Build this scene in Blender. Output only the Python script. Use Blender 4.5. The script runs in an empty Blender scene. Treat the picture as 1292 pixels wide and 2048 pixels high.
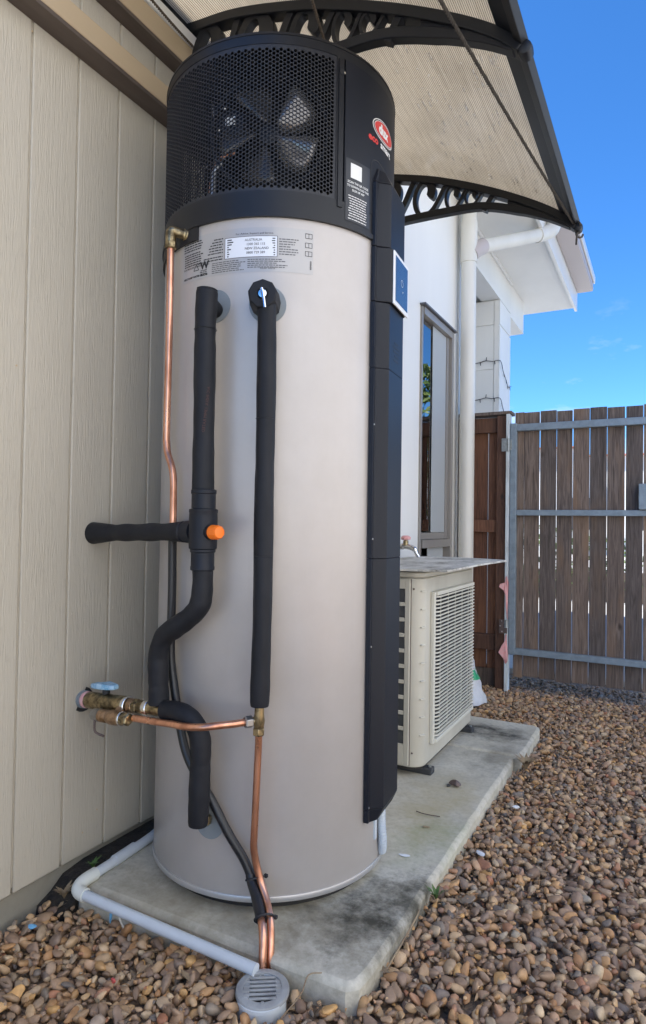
import bpy, bmesh, math, random
import numpy as np
from mathutils import Vector, Matrix
R = math.radians
random.seed(7); rng = np.random.default_rng(11)
scene = bpy.context.scene
col = scene.collection

# ------------------------------------------------------------------ camera
cam = bpy.data.cameras.new('camera'); camo = bpy.data.objects.new('camera', cam); col.objects.link(camo)
CAMZ = 0.935
yaw, pitch, roll = 0.49213, 0.01999, 0.01517
r_ = Vector((math.cos(yaw), math.sin(yaw), 0)); f_ = Vector((-math.sin(yaw), math.cos(yaw), 0)); u_ = Vector((0, 0, 1))
f_, u_ = math.cos(pitch)*f_ + math.sin(pitch)*u_, -math.sin(pitch)*f_ + math.cos(pitch)*u_
r_, u_ = math.cos(roll)*r_ + math.sin(roll)*u_, -math.sin(roll)*r_ + math.cos(roll)*u_
m = Matrix((r_, u_, -f_)).transposed().to_4x4(); m.translation = (0, 0, CAMZ)
camo.matrix_world = m
cam.sensor_fit = 'VERTICAL'; cam.sensor_height = 36; cam.sensor_width = 36
cam.lens = 36*1285.57/2048; cam.clip_start = .02; cam.clip_end = 2000
scene.camera = camo

# ------------------------------------------------------------------ light
SUN_EL = 52.0; SUN_AZ = Vector((-0.90, -0.436, 0)).normalized()      # direction towards the sun (behind the house)
world = bpy.data.worlds.new('World'); scene.world = world; world.use_nodes = True
wn = world.node_tree.nodes; wl = world.node_tree.links
sky = wn.new('ShaderNodeTexSky'); sky.sky_type = 'NISHITA'; sky.sun_disc = False
sky.sun_elevation = R(SUN_EL); sky.sun_rotation = math.atan2(SUN_AZ.x, SUN_AZ.y)
sky.altitude = 0; sky.air_density = 0.8; sky.dust_density = 0.0; sky.ozone_density = 10.0
hs = wn.new('ShaderNodeHueSaturation'); hs.inputs['Saturation'].default_value = 1.12; wl.new(sky.outputs[0], hs.inputs['Color']); 
tcw = wn.new('ShaderNodeTexCoord'); mpw = wn.new('ShaderNodeMapping'); mpw.inputs['Scale'].default_value = (1, 1, 2.6); wl.new(tcw.outputs['Generated'], mpw.inputs[0])
nzw = wn.new('ShaderNodeTexNoise'); nzw.inputs['Scale'].default_value = 7.5; nzw.inputs['Detail'].default_value = 7; nzw.inputs['Roughness'].default_value = .6; wl.new(mpw.outputs[0], nzw.inputs['Vector'])
rpw = wn.new('ShaderNodeValToRGB'); rpw.color_ramp.elements[0].position = .54; rpw.color_ramp.elements[1].position = .74; rpw.color_ramp.elements[1].color = (.75,.75,.75,1); wl.new(nzw.outputs['Fac'], rpw.inputs[0])
sxw = wn.new('ShaderNodeSeparateXYZ'); wl.new(tcw.outputs['Generated'], sxw.inputs[0])
mrw = wn.new('ShaderNodeMapRange'); mrw.inputs[1].default_value = .34; mrw.inputs[2].default_value = .16; wl.new(sxw.outputs['Z'], mrw.inputs[0])
muw = wn.new('ShaderNodeMath'); muw.operation = 'MULTIPLY'; wl.new(rpw.outputs[0], muw.inputs[0]); wl.new(mrw.outputs[0], muw.inputs[1])
mxw = wn.new('ShaderNodeMix'); mxw.data_type = 'RGBA'; wl.new(muw.outputs[0], mxw.inputs[0]); wl.new(hs.outputs[0], mxw.inputs[6]); mxw.inputs[7].default_value = (3.4, 3.6, 3.9, 1)   # faint low cloud wisps
wl.new(mxw.outputs[2], wn['Background'].inputs[0]); wn['Background'].inputs[1].default_value = 0.132
sl = bpy.data.lights.new('sun', 'SUN'); sl.energy = 5.0; sl.angle = R(.5); sl.color = (1, .96, .90)
so = bpy.data.objects.new('sun', sl); col.objects.link(so)
d = SUN_AZ*math.cos(R(SUN_EL)) + Vector((0, 0, math.sin(R(SUN_EL))))
so.rotation_euler = d.to_track_quat('Z', 'Y').to_euler(); so.location = (-4, -3, 9)
vs = scene.view_settings; vs.view_transform = 'Standard'; vs.look = 'None'; vs.gamma = 1; vs.use_curve_mapping = False
vs.exposure = 1.27

# ------------------------------------------------------------------ helpers
OFF = {}
class G:
    def __init__(s): s.v = []; s.f = []
    def add(s, vs, fs):
        n = len(s.v); s.v += [tuple(map(float, p)) for p in vs]; s.f += [tuple(i+n for i in f) for f in fs]; return s
    def box(s, x0, x1, y0, y1, z0, z1):
        return s.add([(x0,y0,z0),(x1,y0,z0),(x1,y1,z0),(x0,y1,z0),(x0,y0,z1),(x1,y0,z1),(x1,y1,z1),(x0,y1,z1)],
                     [(0,3,2,1),(4,5,6,7),(0,1,5,4),(1,2,6,5),(2,3,7,6),(3,0,4,7)])
    def obox(s, c, size, M=None):
        c = Vector(c); a, b, d = (q/2 for q in size); M = M or Matrix.Identity(3)
        P = [c + M @ Vector(p) for p in ((-a,-b,-d),(a,-b,-d),(a,b,-d),(-a,b,-d),(-a,-b,d),(a,-b,d),(a,b,d),(-a,b,d))]
        return s.add(P, [(0,3,2,1),(4,5,6,7),(0,1,5,4),(1,2,6,5),(2,3,7,6),(3,0,4,7)])
    def tube(s, path, r, n=14, cap=True):
        P = [Vector(p) for p in path]; k = len(P)
        rs = r if isinstance(r, (list, tuple)) else [r]*k
        T = [(P[min(i+1, k-1)] - P[max(i-1, 0)]).normalized() for i in range(k)]
        a = Vector((0,0,1)) if abs(T[0].z) < .9 else Vector((1,0,0))
        N = (a - T[0]*a.dot(T[0])).normalized(); vs = []; fs = []
        for i in range(k):
            N = (N - T[i]*N.dot(T[i])).normalized(); B = T[i].cross(N)
            for j in range(n):
                t = 2*math.pi*j/n; vs.append(P[i] + (N*math.cos(t) + B*math.sin(t))*rs[i])
        for i in range(k-1):
            for j in range(n):
                fs.append((i*n+j, i*n+(j+1) % n, (i+1)*n+(j+1) % n, (i+1)*n+j))
        if cap: fs.append(tuple(range(n-1, -1, -1))); fs.append(tuple((k-1)*n+j for j in range(n)))
        return s.add(vs, fs)
    def lathe(s, o, axis, prof, n=32, cap=True):
        o = Vector(o); A = Vector(axis).normalized(); a = Vector((0,0,1)) if abs(A.z) < .9 else Vector((1,0,0))
        N = (a - A*a.dot(A)).normalized(); B = A.cross(N); vs = []; fs = []; k = len(prof)
        for r, h in prof:
            for j in range(n):
                t = 2*math.pi*j/n; vs.append(o + A*h + (N*math.cos(t) + B*math.sin(t))*r)
        for i in range(k-1):
            for j in range(n): fs.append((i*n+j, i*n+(j+1) % n, (i+1)*n+(j+1) % n, (i+1)*n+j))
        if cap: fs.append(tuple(range(n-1, -1, -1))); fs.append(tuple((k-1)*n+j for j in range(n)))
        return s.add(vs, fs)
    def prism(s, poly, fn, lo, hi):
        n = len(poly); vs = [fn(a, b, lo) for a, b in poly] + [fn(a, b, hi) for a, b in poly]
        return s.add(vs, [tuple(range(n-1, -1, -1)), tuple(range(n, 2*n))] + [(i, (i+1) % n, n+(i+1) % n, n+i) for i in range(n)])
    def ribbon(s, path, w, y0, y1):          # a bar of width w along an x-z path, extruded in y
        k = len(path); ws = w if isinstance(w, (list, tuple)) else [w]*k; vs = []; fs = []
        for i in range(k):
            a = path[max(i-1, 0)]; b = path[min(i+1, k-1)]; tx, tz = b[0]-a[0], b[1]-a[1]; l = math.hypot(tx, tz) or 1
            nx, nz = -tz/l*ws[i]/2, tx/l*ws[i]/2; p = path[i]
            vs += [(p[0]+nx, y0, p[1]+nz), (p[0]-nx, y0, p[1]-nz), (p[0]-nx, y1, p[1]-nz), (p[0]+nx, y1, p[1]+nz)]
        for i in range(k-1):
            for j in range(4): fs.append((i*4+j, i*4+(j+1) % 4, (i+1)*4+(j+1) % 4, (i+1)*4+j))
        fs += [(3,2,1,0), tuple((k-1)*4+j for j in range(4))]
        return s.add(vs, fs)
    def shell(s, c, r0, r1, a0, a1, z0, z1, n):      # curved block round a vertical axis
        vs = []; fs = []
        for i in range(n+1):
            a = R(a0 + (a1-a0)*i/n); ca, sa = math.cos(a), math.sin(a)
            for r, z in ((r0,z0),(r1,z0),(r1,z1),(r0,z1)): vs.append((c[0]+r*ca, c[1]+r*sa, z))
        for i in range(n):
            for j in range(4): fs.append((i*4+j, i*4+(j+1) % 4, (i+1)*4+(j+1) % 4, (i+1)*4+j))
        fs += [(0,1,2,3), tuple(n*4+j for j in (3,2,1,0))]
        return s.add(vs, fs)
def cat(pts, k=6):
    P = [Vector(p) for p in pts]; P = [2*P[0]-P[1]] + P + [2*P[-1]-P[-2]]; out = []
    for i in range(1, len(P)-2):
        a, b, c, e = P[i-1:i+3]
        for j in range(k):
            t = j/k; out.append(.5*((2*b) + (c-a)*t + (2*a-5*b+4*c-e)*t*t + (3*b-a-3*c+e)*t**3))
    out.append(P[-2]); return out
def cat2(pts, k=6): return [(p.x, p.y) for p in cat([(a, b, 0) for a, b in pts], k)]
def link_mesh(name, me, mt, parent=None, smooth=40, bev=0):
    if mt: me.materials.append(mt)
    if smooth:
        me.polygons.foreach_set('use_smooth', [True]*len(me.polygons)); me.set_sharp_from_angle(angle=R(smooth))
    o = bpy.data.objects.new(name, me); col.objects.link(o)
    if parent is not None: o.parent = parent
    if bev:
        b = o.modifiers.new('bevel', 'BEVEL'); b.width = bev; b.segments = 2; b.limit_method = 'ANGLE'; b.angle_limit = R(50)
    return o
def obj(name, g, mt, parent=None, smooth=40, bev=0, fix=True):
    off = OFF.get(parent.name, Vector((0,0,0))) if parent else Vector((0,0,0))
    me = bpy.data.meshes.new(name); me.from_pydata([tuple(Vector(p)-off) for p in g.v], [], g.f)
    if fix:
        bm = bmesh.new(); bm.from_mesh(me); bmesh.ops.recalc_face_normals(bm, faces=bm.faces); bm.to_mesh(me); bm.free()
    me.update(); o = link_mesh(name, me, mt, parent, smooth, bev); OFF[o.name] = off
    return o
def thing(name, label, cate, loc=(0,0,0), group=None):
    o = bpy.data.objects.new(name, None); o.empty_display_size = .05; col.objects.link(o); o.location = loc
    OFF[o.name] = Vector(loc); o['label'] = label; o['category'] = cate
    if group: o['group'] = group
    return o
def tag(o, label, cate, group=None):
    o['label'] = label; o['category'] = cate
    if group: o['group'] = group
    return o
def struct(o, label=None):
    o['kind'] = 'structure'
    if label: o['label'] = label
    return o
def vary(o, lab): o['label'] = lab; return o

# ------------------------------------------------------------------ materials
def nodes(name):
    mt = bpy.data.materials.new(name); mt.use_nodes = True
    return mt, mt.node_tree.nodes, mt.node_tree.links, mt.node_tree.nodes['Principled BSDF']
def mapping(N, L, scale=(1,1,1), rand=False):
    g = N.new('ShaderNodeNewGeometry'); mp = N.new('ShaderNodeMapping'); mp.inputs['Scale'].default_value = scale
    L.new(g.outputs['Position'], mp.inputs[0])
    if rand:
        oi = N.new('ShaderNodeObjectInfo'); mu = N.new('ShaderNodeMath'); mu.operation = 'MULTIPLY'; mu.inputs[1].default_value = 37
        L.new(oi.outputs['Random'], mu.inputs[0]); L.new(mu.outputs[0], mp.inputs['Location'])
    return mp.outputs[0]
def noise(N, L, vec, scale, detail=4, rough=.55, dist=0):
    n = N.new('ShaderNodeTexNoise'); n.inputs['Scale'].default_value = scale; n.inputs['Detail'].default_value = detail
    n.inputs['Roughness'].default_value = rough; n.inputs['Distortion'].default_value = dist; L.new(vec, n.inputs['Vector'])
    return n.outputs['Fac']
def ramp(N, L, fac, stops):
    r = N.new('ShaderNodeValToRGB'); e = r.color_ramp.elements
    while len(e) < len(stops): e.new(.5)
    for x, (p, c) in zip(e, stops): x.position = p; x.color = (*c, 1)
    L.new(fac, r.inputs[0]); return r.outputs[0]
def mixc(N, L, fac, a, b, mode='MIX'):
    n = N.new('ShaderNodeMix'); n.data_type = 'RGBA'; n.blend_type = mode
    for k, v in (('Factor', fac), ('A', a), ('B', b)):
        i = [q for q in n.inputs if q.name == k and (q.type == ('VALUE' if k == 'Factor' else 'RGBA'))][0]
        if isinstance(v, (int, float)): i.default_value = v
        elif isinstance(v, tuple): i.default_value = (*v, 1)
        else: L.new(v, i)
    return [q for q in n.outputs if q.type == 'RGBA'][0]
def bumpn(N, L, b, h, strength, dist, prev=None):
    n = N.new('ShaderNodeBump'); n.inputs['Strength'].default_value = strength; n.inputs['Distance'].default_value = dist
    L.new(h, n.inputs['Height'])
    if prev: L.new(prev, n.inputs['Normal'])
    if b: L.new(n.outputs[0], b.inputs['Normal'])
    return n.outputs[0]
def mat(name, c, rough=.5, metal=0, var=None, bump=None, spec=.5, rvar=0):
    """var=(colour2, scale, stretch, lo, hi)  bump=(scale, strength, dist, stretch)"""
    mt, N, L, b = nodes(name); b.inputs['Base Color'].default_value = (*c, 1); b.inputs['Roughness'].default_value = rough
    b.inputs['Metallic'].default_value = metal; b.inputs['Specular IOR Level'].default_value = spec
    if var:
        f = noise(N, L, mapping(N, L, var[2]), var[1], 6, .6)
        L.new(ramp(N, L, f, [(var[3], c), (var[4], var[0])]), b.inputs['Base Color'])
        if rvar:
            mr = N.new('ShaderNodeMapRange'); mr.inputs[1].default_value = .3; mr.inputs[2].default_value = .7
            mr.inputs[3].default_value = rough-rvar; mr.inputs[4].default_value = rough+rvar
            L.new(f, mr.inputs[0]); L.new(mr.outputs[0], b.inputs['Roughness'])
    if bump: bumpn(N, L, b, noise(N, L, mapping(N, L, bump[3]), bump[0], 5), bump[1], bump[2])
    return mt
ONE = (1,1,1)
def m_clad():
    mt, N, L, b = nodes('cladding_paint')
    v = mapping(N, L, (1, 1, .085)); f = noise(N, L, v, 170, 4, .6, .9)
    f2 = noise(N, L, mapping(N, L, (1,1,.5)), 2.2, 4)
    f3 = noise(N, L, mapping(N, L, (1,1,.6)), 38, 6, .7)
    c = ramp(N, L, f2, [(.3, (.495,.450,.362)), (.7, (.555,.505,.41))])
    c = mixc(N, L, ramp(N, L, f3, [(.58, (0,0,0)), (.76, (.35,.35,.35))]), c, (.34,.30,.24))
    L.new(c, b.inputs['Base Color']); b.inputs['Roughness'].default_value = .55
    p = bumpn(N, L, None, f, .7, .0024); bumpn(N, L, b, noise(N, L, mapping(N, L, (1,1,.02)), 420, 2), .3, .0012, p)
    return mt
M = {}
M['clad'] = m_clad()
M['trim'] = mat('trim_paint', (.50,.385,.245), .45, 0, ((.54,.42,.275), 3, (1,.4,1), .3, .7), (90, .12, .001, (1,.15,1)))
M['soil'] = mat('soil', (.13,.105,.08), .95, 0, ((.07,.06,.05), 14, ONE, .35, .65), (60, .8, .01, ONE))
M['plinth'] = mat('plinth_concrete', (.36,.34,.28), .85, 0, ((.27,.25,.2), 6, ONE, .35, .65), (55, .5, .004, ONE))
M['white'] = mat('white_paint', (.82,.81,.765), .6, 0, ((.75,.74,.70), 2.5, (1,1,.25), .3, .75), (35, .12, .002, (1,1,.4)))
M['whitetrim'] = mat('white_gloss_paint', (.80,.80,.78), .35, 0, ((.74,.74,.71), 4, ONE, .3, .7))
M['mauve'] = mat('mauve_beige_paint', (.50,.44,.42), .45)
M['pvcw'] = mat('cream_pvc', (.74,.72,.65), .4, 0, ((.66,.64,.57), 5, (1,1,.3), .35, .7))
M['pvc'] = mat('grey_white_pvc', (.60,.655,.70), .35, 0, ((.54,.58,.61), 9, ONE, .35, .7))
M['pvcelbow'] = mat('ivory_pvc', (.70,.72,.66), .35)
def m_tank():
    mt, N, L, b = nodes('tank_metal')
    f = noise(N, L, mapping(N, L, (1,1,.25)), 1.6, 3)
    L.new(ramp(N, L, f, [(.3, (.475,.442,.415)), (.7, (.51,.477,.45))]), b.inputs['Base Color'])
    st_ = noise(N, L, mapping(N, L, (1,1,.035)), 26, 6, .7); bl_ = noise(N, L, mapping(N, L, ONE), 6, 7, .7)
    cc = mixc(N, L, 1.0, b.inputs['Base Color'].links[0].from_socket, ramp(N, L, st_, [(.3, (.985,.985,.985)), (.7, (1.008,1.008,1.008))]), 'MULTIPLY')
    cc = mixc(N, L, 1.0, cc, ramp(N, L, bl_, [(.35, (.95,.945,.935)), (.65, (1.02,1.02,1.02))]), 'MULTIPLY'); L.new(cc, b.inputs['Base Color'])
    b.inputs['Metallic'].default_value = .25; rgh = ramp(N, L, noise(N, L, mapping(N, L, (1,1,.3)), 9, 7, .7), [(.35, (.34,)*3), (.7, (.47,)*3)]); L.new(rgh, b.inputs['Roughness'])
    pb = bumpn(N, L, None, noise(N, L, mapping(N, L, (1,1,.6)), 5, 3), .10, .012); bumpn(N, L, b, noise(N, L, mapping(N, L, ONE), 900, 2), .05, .0004, pb)
    return mt
M['tank'] = m_tank()
M['rim'] = mat('base_rim_metal', (.55,.54,.53), .4, .6)
M['flange'] = mat('grey_flange', (.21,.24,.26), .5, 0)
M['plastic'] = mat('black_plastic', (.010,.011,.014), .45, 0, None, (900, .12, .0005, ONE), spec=.4)
M['plastic2'] = mat('charcoal_plastic', (.010,.012,.018), .48, 0, None, (700, .1, .0005, ONE), spec=.3)
M['grille'] = mat('grille_plastic', (.020,.021,.026), .5)
M['foam'] = mat('foam_insulation', (.009,.010,.013), .6, 0, ((.015,.016,.020), 30, (1,1,.4), .35, .7), (38, .35, .003, ONE), spec=.3)
M['hose'] = mat('black_sleeve', (.014,.015,.018), .34)
M['copper'] = mat('copper', (.80,.42,.28), .34, 1, ((.52,.24,.15), 34, (1,1,.35), .42, .68), None, rvar=.1)
M['brass'] = mat('brass', (.44,.35,.20), .40, 1, ((.14,.11,.065), 55, ONE, .40, .62), (160, .2, .001, ONE), rvar=.1)
M['bronze'] = mat('bronze', (.50,.34,.22), .42, 1, ((.22,.14,.08), 55, ONE, .40, .62), (160, .2, .001, ONE))
M['chrome'] = mat('chrome', (.8,.8,.8), .16, 1)
M['steel'] = mat('dull_steel', (.42,.42,.42), .4, 1)
M['orange'] = mat('orange_plastic', (.95,.20,.012), .4)
M['bluehandle'] = mat('faded_blue_plastic', (.42,.62,.76), .5, 0, ((.16,.40,.62), 70, ONE, .45, .62))
M['pinktape'] = mat('pink_tape', (.80,.36,.36), .6, 0, ((.72,.46,.44), 60, ONE, .4, .7))
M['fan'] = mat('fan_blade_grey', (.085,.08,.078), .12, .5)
M['fanlit'] = mat('fan_blade_glint', (.30,.285,.275), .13, .6)  # lighter copy of the blade grey, paints bright glints on two blades
M['silver'] = mat('silver_foil', (.8,.8,.78), .2, 1)
M['white_print'] = mat('white_print', (.75,.75,.73), .5)
M['red_print'] = mat('red_print', (.62,.05,.045), .4)
M['ink'] = mat('black_ink', (.02,.02,.022), .6)
M['greyink'] = mat('grey_ink', (.12,.12,.12), .6)
M['labelw'] = mat('label_paper', (.74,.76,.80), .35)
M['labelfilm'] = mat('label_film', (.435,.42,.405), .28, .2)
M['sticker'] = mat('dark_sticker', (.012,.014,.020), .28)
M['screenframe'] = mat('white_bezel', (.76,.76,.76), .3)
M['screen'] = mat('touch_screen', (.035,.05,.075), .04, 0, spec=.9)
def m_conc():
    mt, N, L, b = nodes('slab_concrete')
    v = mapping(N, L, ONE)
    c = ramp(N, L, noise(N, L, v, 3.5, 7, .62), [(.3, (.44,.425,.37)), (.5, (.55,.54,.50)), (.7, (.63,.63,.60))])
    c = mixc(N, L, ramp(N, L, noise(N, L, v, 55, 5, .7), [(.45, (0,0,0)), (.75, (.5,.5,.5))]), c, (.26,.25,.21))
    g = N.new('ShaderNodeNewGeometry')
    def spot(p, rad, sx=1, sy=1):
        s = N.new('ShaderNodeVectorMath'); s.operation = 'SUBTRACT'; s.inputs[1].default_value = p; L.new(g.outputs['Position'], s.inputs[0])
        k = N.new('ShaderNodeVectorMath'); k.operation = 'MULTIPLY'; k.inputs[1].default_value = (sx, sy, 1); L.new(s.outputs[0], k.inputs[0])
        l = N.new('ShaderNodeVectorMath'); l.operation = 'LENGTH'; L.new(k.outputs[0], l.inputs[0])
        mr = N.new('ShaderNodeMapRange'); mr.inputs[1].default_value = rad; mr.inputs[2].default_value = rad*.25; L.new(l.outputs['Value'], mr.inputs[0])
        return mr.outputs[0]
    def stain(c, p, rad, colr, amt, sx=1, sy=1, sc=22):
        a_ = N.new('ShaderNodeMath'); a_.operation = 'MULTIPLY_ADD'; a_.inputs[1].default_value = 2.6; a_.inputs[2].default_value = -1.3; L.new(noise(N, L, v, sc, 8, .72), a_.inputs[0])
        s_ = N.new('ShaderNodeMath'); s_.operation = 'ADD'; L.new(spot(p, rad, sx, sy), s_.inputs[0]); L.new(a_.outputs[0], s_.inputs[1])
        n = N.new('ShaderNodeMapRange'); n.inputs[1].default_value = .35; n.inputs[2].default_value = 1.25; n.inputs[4].default_value = amt; L.new(s_.outputs[0], n.inputs[0])
        return mixc(N, L, n.outputs[0], c, colr)
    c = stain(c, (-.82,1.34,0), .34, (.16,.14,.095), .75, .55, 1.5, 9)
    c = stain(c, (-.63,1.45,0), .23, (.040,.038,.028), .95, 1.1, .9, 16)
    c = stain(c, (-.56,1.58,0), .15, (.045,.043,.030), .9, 1.3, .9, 20)
    c = stain(c, (-.74,2.98,0), .25, (.045,.043,.036), .95, .7, 1.3, 14)
    c = stain(c, (-.62,1.88,0), .22, (.26,.29,.14), .55, 1.2, .7, 8)
    c = stain(c, (-.70,2.12,0), .26, (.42,.37,.22), .6, 1.2, .6, 6)
    c = stain(c, (-.59,2.68,0), .20, (.17,.16,.135), .7, 1, .5, 10)
    c = stain(c, (-1.1,1.25,0), .24, (.27,.25,.20), .6, .5, 1.6, 12)
    c = mixc(N, L, 1.0, c, (1.10,1.05,.925), 'MULTIPLY')
    L.new(c, b.inputs['Base Color']); b.inputs['Roughness'].default_value = .85
    p = bumpn(N, L, None, noise(N, L, v, 7, 6), .35, .01); bumpn(N, L, b, noise(N, L, v, 160, 4), .3, .0015, p)
    return mt
M['conc'] = m_conc()
def m_pebble():
    mt, N, L, b = nodes('river_pebble')
    g = N.new('ShaderNodeNewGeometry'); oi = N.new('ShaderNodeObjectInfo')
    at = N.new('ShaderNodeAttribute'); at.attribute_name = 'tone'
    a = N.new('ShaderNodeMath'); a.operation = 'ADD'; L.new(g.outputs['Random Per Island'], a.inputs[0]); L.new(oi.outputs['Random'], a.inputs[1])
    fr = N.new('ShaderNodeMath'); fr.operation = 'FRACT'; L.new(a.outputs[0], fr.inputs[0])
    stops = [(.0,(.38,.22,.11)), (.10,(.52,.34,.18)), (.20,(.25,.20,.165)), (.30,(.40,.29,.20)), (.40,(.19,.14,.11)), (.50,(.56,.41,.245)),
             (.58,(.33,.28,.22)), (.66,(.36,.25,.175)), (.74,(.17,.16,.155)), (.81,(.62,.51,.35)), (.87,(.38,.18,.105)), (.92,(.35,.34,.30)), (.96,(.66,.42,.17)), (1,(.30,.21,.145))]
    c = ramp(N, L, fr.outputs[0], stops)
    grey = ramp(N, L, fr.outputs[0], [(0,(.20,.185,.165)), (.3,(.30,.285,.26)), (.6,(.21,.19,.165)), (.85,(.40,.385,.36)), (1,(.15,.14,.125))])
    sy = N.new('ShaderNodeSeparateXYZ'); L.new(g.outputs['Position'], sy.inputs[0])
    mr = N.new('ShaderNodeMapRange'); mr.inputs[1].default_value = 4.12; mr.inputs[2].default_value = 4.2; L.new(sy.outputs['Y'], mr.inputs[0])
    hf = N.new('ShaderNodeMath'); hf.operation = 'MULTIPLY'; hf.inputs[1].default_value = .55; L.new(mr.outputs[0], hf.inputs[0])
    c = mixc(N, L, hf.outputs[0], c, grey)
    v = mapping(N, L, ONE, True)
    c = mixc(N, L, ramp(N, L, noise(N, L, v, 60, 5, .65), [(.35, (.55,.55,.55)), (.7, (1.15,1.15,1.15))]), (0,0,0), c) if False else \
        mixc(N, L, .8, c, ramp(N, L, noise(N, L, v, 70, 5, .65), [(.3, (.66,.63,.60)), (.65, (1.0,1.0,1.0))]), 'MULTIPLY')
    c = mixc(N, L, 1.0, c, (1.22,1.09,.94), 'MULTIPLY')
    L.new(c, b.inputs['Base Color']); b.inputs['Roughness'].default_value = .58
    bumpn(N, L, b, noise(N, L, v, 130, 4), .3, .002)
    return mt
M['pebble'] = m_pebble()
def m_wood(name, a, b2, c3, warm):
    mt, N, L, b = nodes(name)
    v = mapping(N, L, (1,1,.055), True); f = noise(N, L, v, 75, 7, .65, 1.4)
    c = ramp(N, L, f, [(.30, a), (.48, b2), (.70, c3)])
    f2 = noise(N, L, mapping(N, L, (1,1,.22), True), 7, 4, .6)
    c = mixc(N, L, ramp(N, L, f2, [(.52, (0,0,0)), (.72, (.7,.7,.7))]), c, warm)
    vo = N.new('ShaderNodeTexVoronoi'); vo.inputs['Scale'].default_value = 5.5; L.new(mapping(N, L, (1,1,.55), True), vo.inputs['Vector'])
    c = mixc(N, L, ramp(N, L, vo.outputs['Distance'], [(.03, (.85,)*3), (.085, (0,0,0))]), c, (.035,.026,.02))
    oi = N.new('ShaderNodeObjectInfo')
    c = mixc(N, L, 1.0, c, ramp(N, L, oi.outputs['Random'], [(0, (.55,.56,.60)), (.4, (.85,.80,.78)), (.7, (1.15,1.02,.92)), (1, (1.40,1.28,1.15))]), 'MULTIPLY')
    L.new(c, b.inputs['Base Color']); b.inputs['Roughness'].default_value = .8
    bumpn(N, L, b, f, .5, .003); return mt
M['wood'] = m_wood('weathered_wood', (.060,.048,.042), (.140,.115,.100), (.235,.200,.178), (.25,.165,.10))
M['redwood'] = m_wood('stained_wood', (.055,.028,.019), (.125,.062,.040), (.19,.10,.062), (.23,.115,.06))
M['gsteel'] = mat('grey_painted_steel', (.25,.31,.36), .45, .2, ((.19,.235,.27), 25, ONE, .4, .7), (90, .1, .001, ONE))
M['wpost'] = mat('white_painted_post', (.62,.68,.70), .5, 0, ((.42,.44,.43), 26, (1,1,.3), .52, .68))
M['galv'] = mat('galvanised_hinge', (.40,.43,.43), .45, .7, ((.28,.29,.28), 60, ONE, .4, .7))
M['rust'] = mat('brown_steel', (.13,.095,.085), .55, .3)
def m_sheet(name='polycarbonate_sheet', dark=1.0):
    mt, N, L, b = nodes(name); N.remove(b)
    f = noise(N, L, mapping(N, L, (14,.7,14)), 5, 6, .7); f2 = noise(N, L, mapping(N, L, (1,1,1)), 3, 5, .6)
    f3 = noise(N, L, mapping(N, L, (60,1.2,60)), 3, 5, .75)
    c = ramp(N, L, f, [(.3, (.70,.655,.58)), (.55, (.83,.79,.715)), (.75, (.90,.865,.80))])
    c = mixc(N, L, ramp(N, L, f3, [(.55, (0,0,0)), (.72, (.55,.55,.55))]), c, (.30,.26,.21))
    f4 = noise(N, L, mapping(N, L, (85,.8,85)), 2.2, 4, .7)
    c = mixc(N, L, ramp(N, L, f4, [(.60, (0,0,0)), (.68, (.75,.75,.75))]), c, (.97,.95,.90))
    c = mixc(N, L, ramp(N, L, f2, [(.45, (0,0,0)), (.75, (.3,.3,.3))]), c, (.45,.42,.37))
    c = mixc(N, L, 1.0, c, (dark, dark*.97, dark*.92), 'MULTIPLY')
    di = N.new('ShaderNodeBsdfDiffuse'); tr = N.new('ShaderNodeBsdfTranslucent'); gl = N.new('ShaderNodeBsdfGlossy'); gl.inputs['Roughness'].default_value = .16
    for q in (di, tr): L.new(c, q.inputs['Color'])
    m1 = N.new('ShaderNodeMixShader'); m1.inputs[0].default_value = SHEET_T; L.new(di.outputs[0], m1.inputs[1]); L.new(tr.outputs[0], m1.inputs[2])
    fr = N.new('ShaderNodeFresnel'); fr.inputs['IOR'].default_value = 1.5
    ge = N.new('ShaderNodeNewGeometry'); iv = N.new('ShaderNodeMath'); iv.operation = 'SUBTRACT'; iv.inputs[0].default_value = 1; L.new(ge.outputs['Backfacing'], iv.inputs[1])
    mu = N.new('ShaderNodeMath'); mu.operation = 'MULTIPLY'; L.new(fr.outputs[0], mu.inputs[0]); L.new(iv.outputs[0], mu.inputs[1])
    m2 = N.new('ShaderNodeMixShader'); L.new(mu.outputs[0], m2.inputs[0]); L.new(m1.outputs[0], m2.inputs[1]); L.new(gl.outputs[0], m2.inputs[2])
    L.new(m2.outputs[0], N['Material Output'].inputs['Surface']); return mt
SHEET_T = .52
M['sheet'] = m_sheet()
M['sheetrib'] = m_sheet('polycarbonate_rib', .24)
def m_glass(name, rough=0.0, tint=(.9,.95,.95)):
    mt, N, L, b = nodes(name); N.remove(b)
    tr = N.new('ShaderNodeBsdfTransparent'); tr.inputs[0].default_value = (*tint, 1)
    gl = N.new('ShaderNodeBsdfGlossy'); gl.inputs['Roughness'].default_value = rough
    fr = N.new('ShaderNodeFresnel'); fr.inputs['IOR'].default_value = 5.0
    m2 = N.new('ShaderNodeMixShader'); L.new(fr.outputs[0], m2.inputs[0]); L.new(tr.outputs[0], m2.inputs[1]); L.new(gl.outputs[0], m2.inputs[2])
    L.new(m2.outputs[0], N['Material Output'].inputs['Surface']); return mt
M['glass'] = m_glass('window_glass', 0, (.5,.55,.58))
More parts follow.
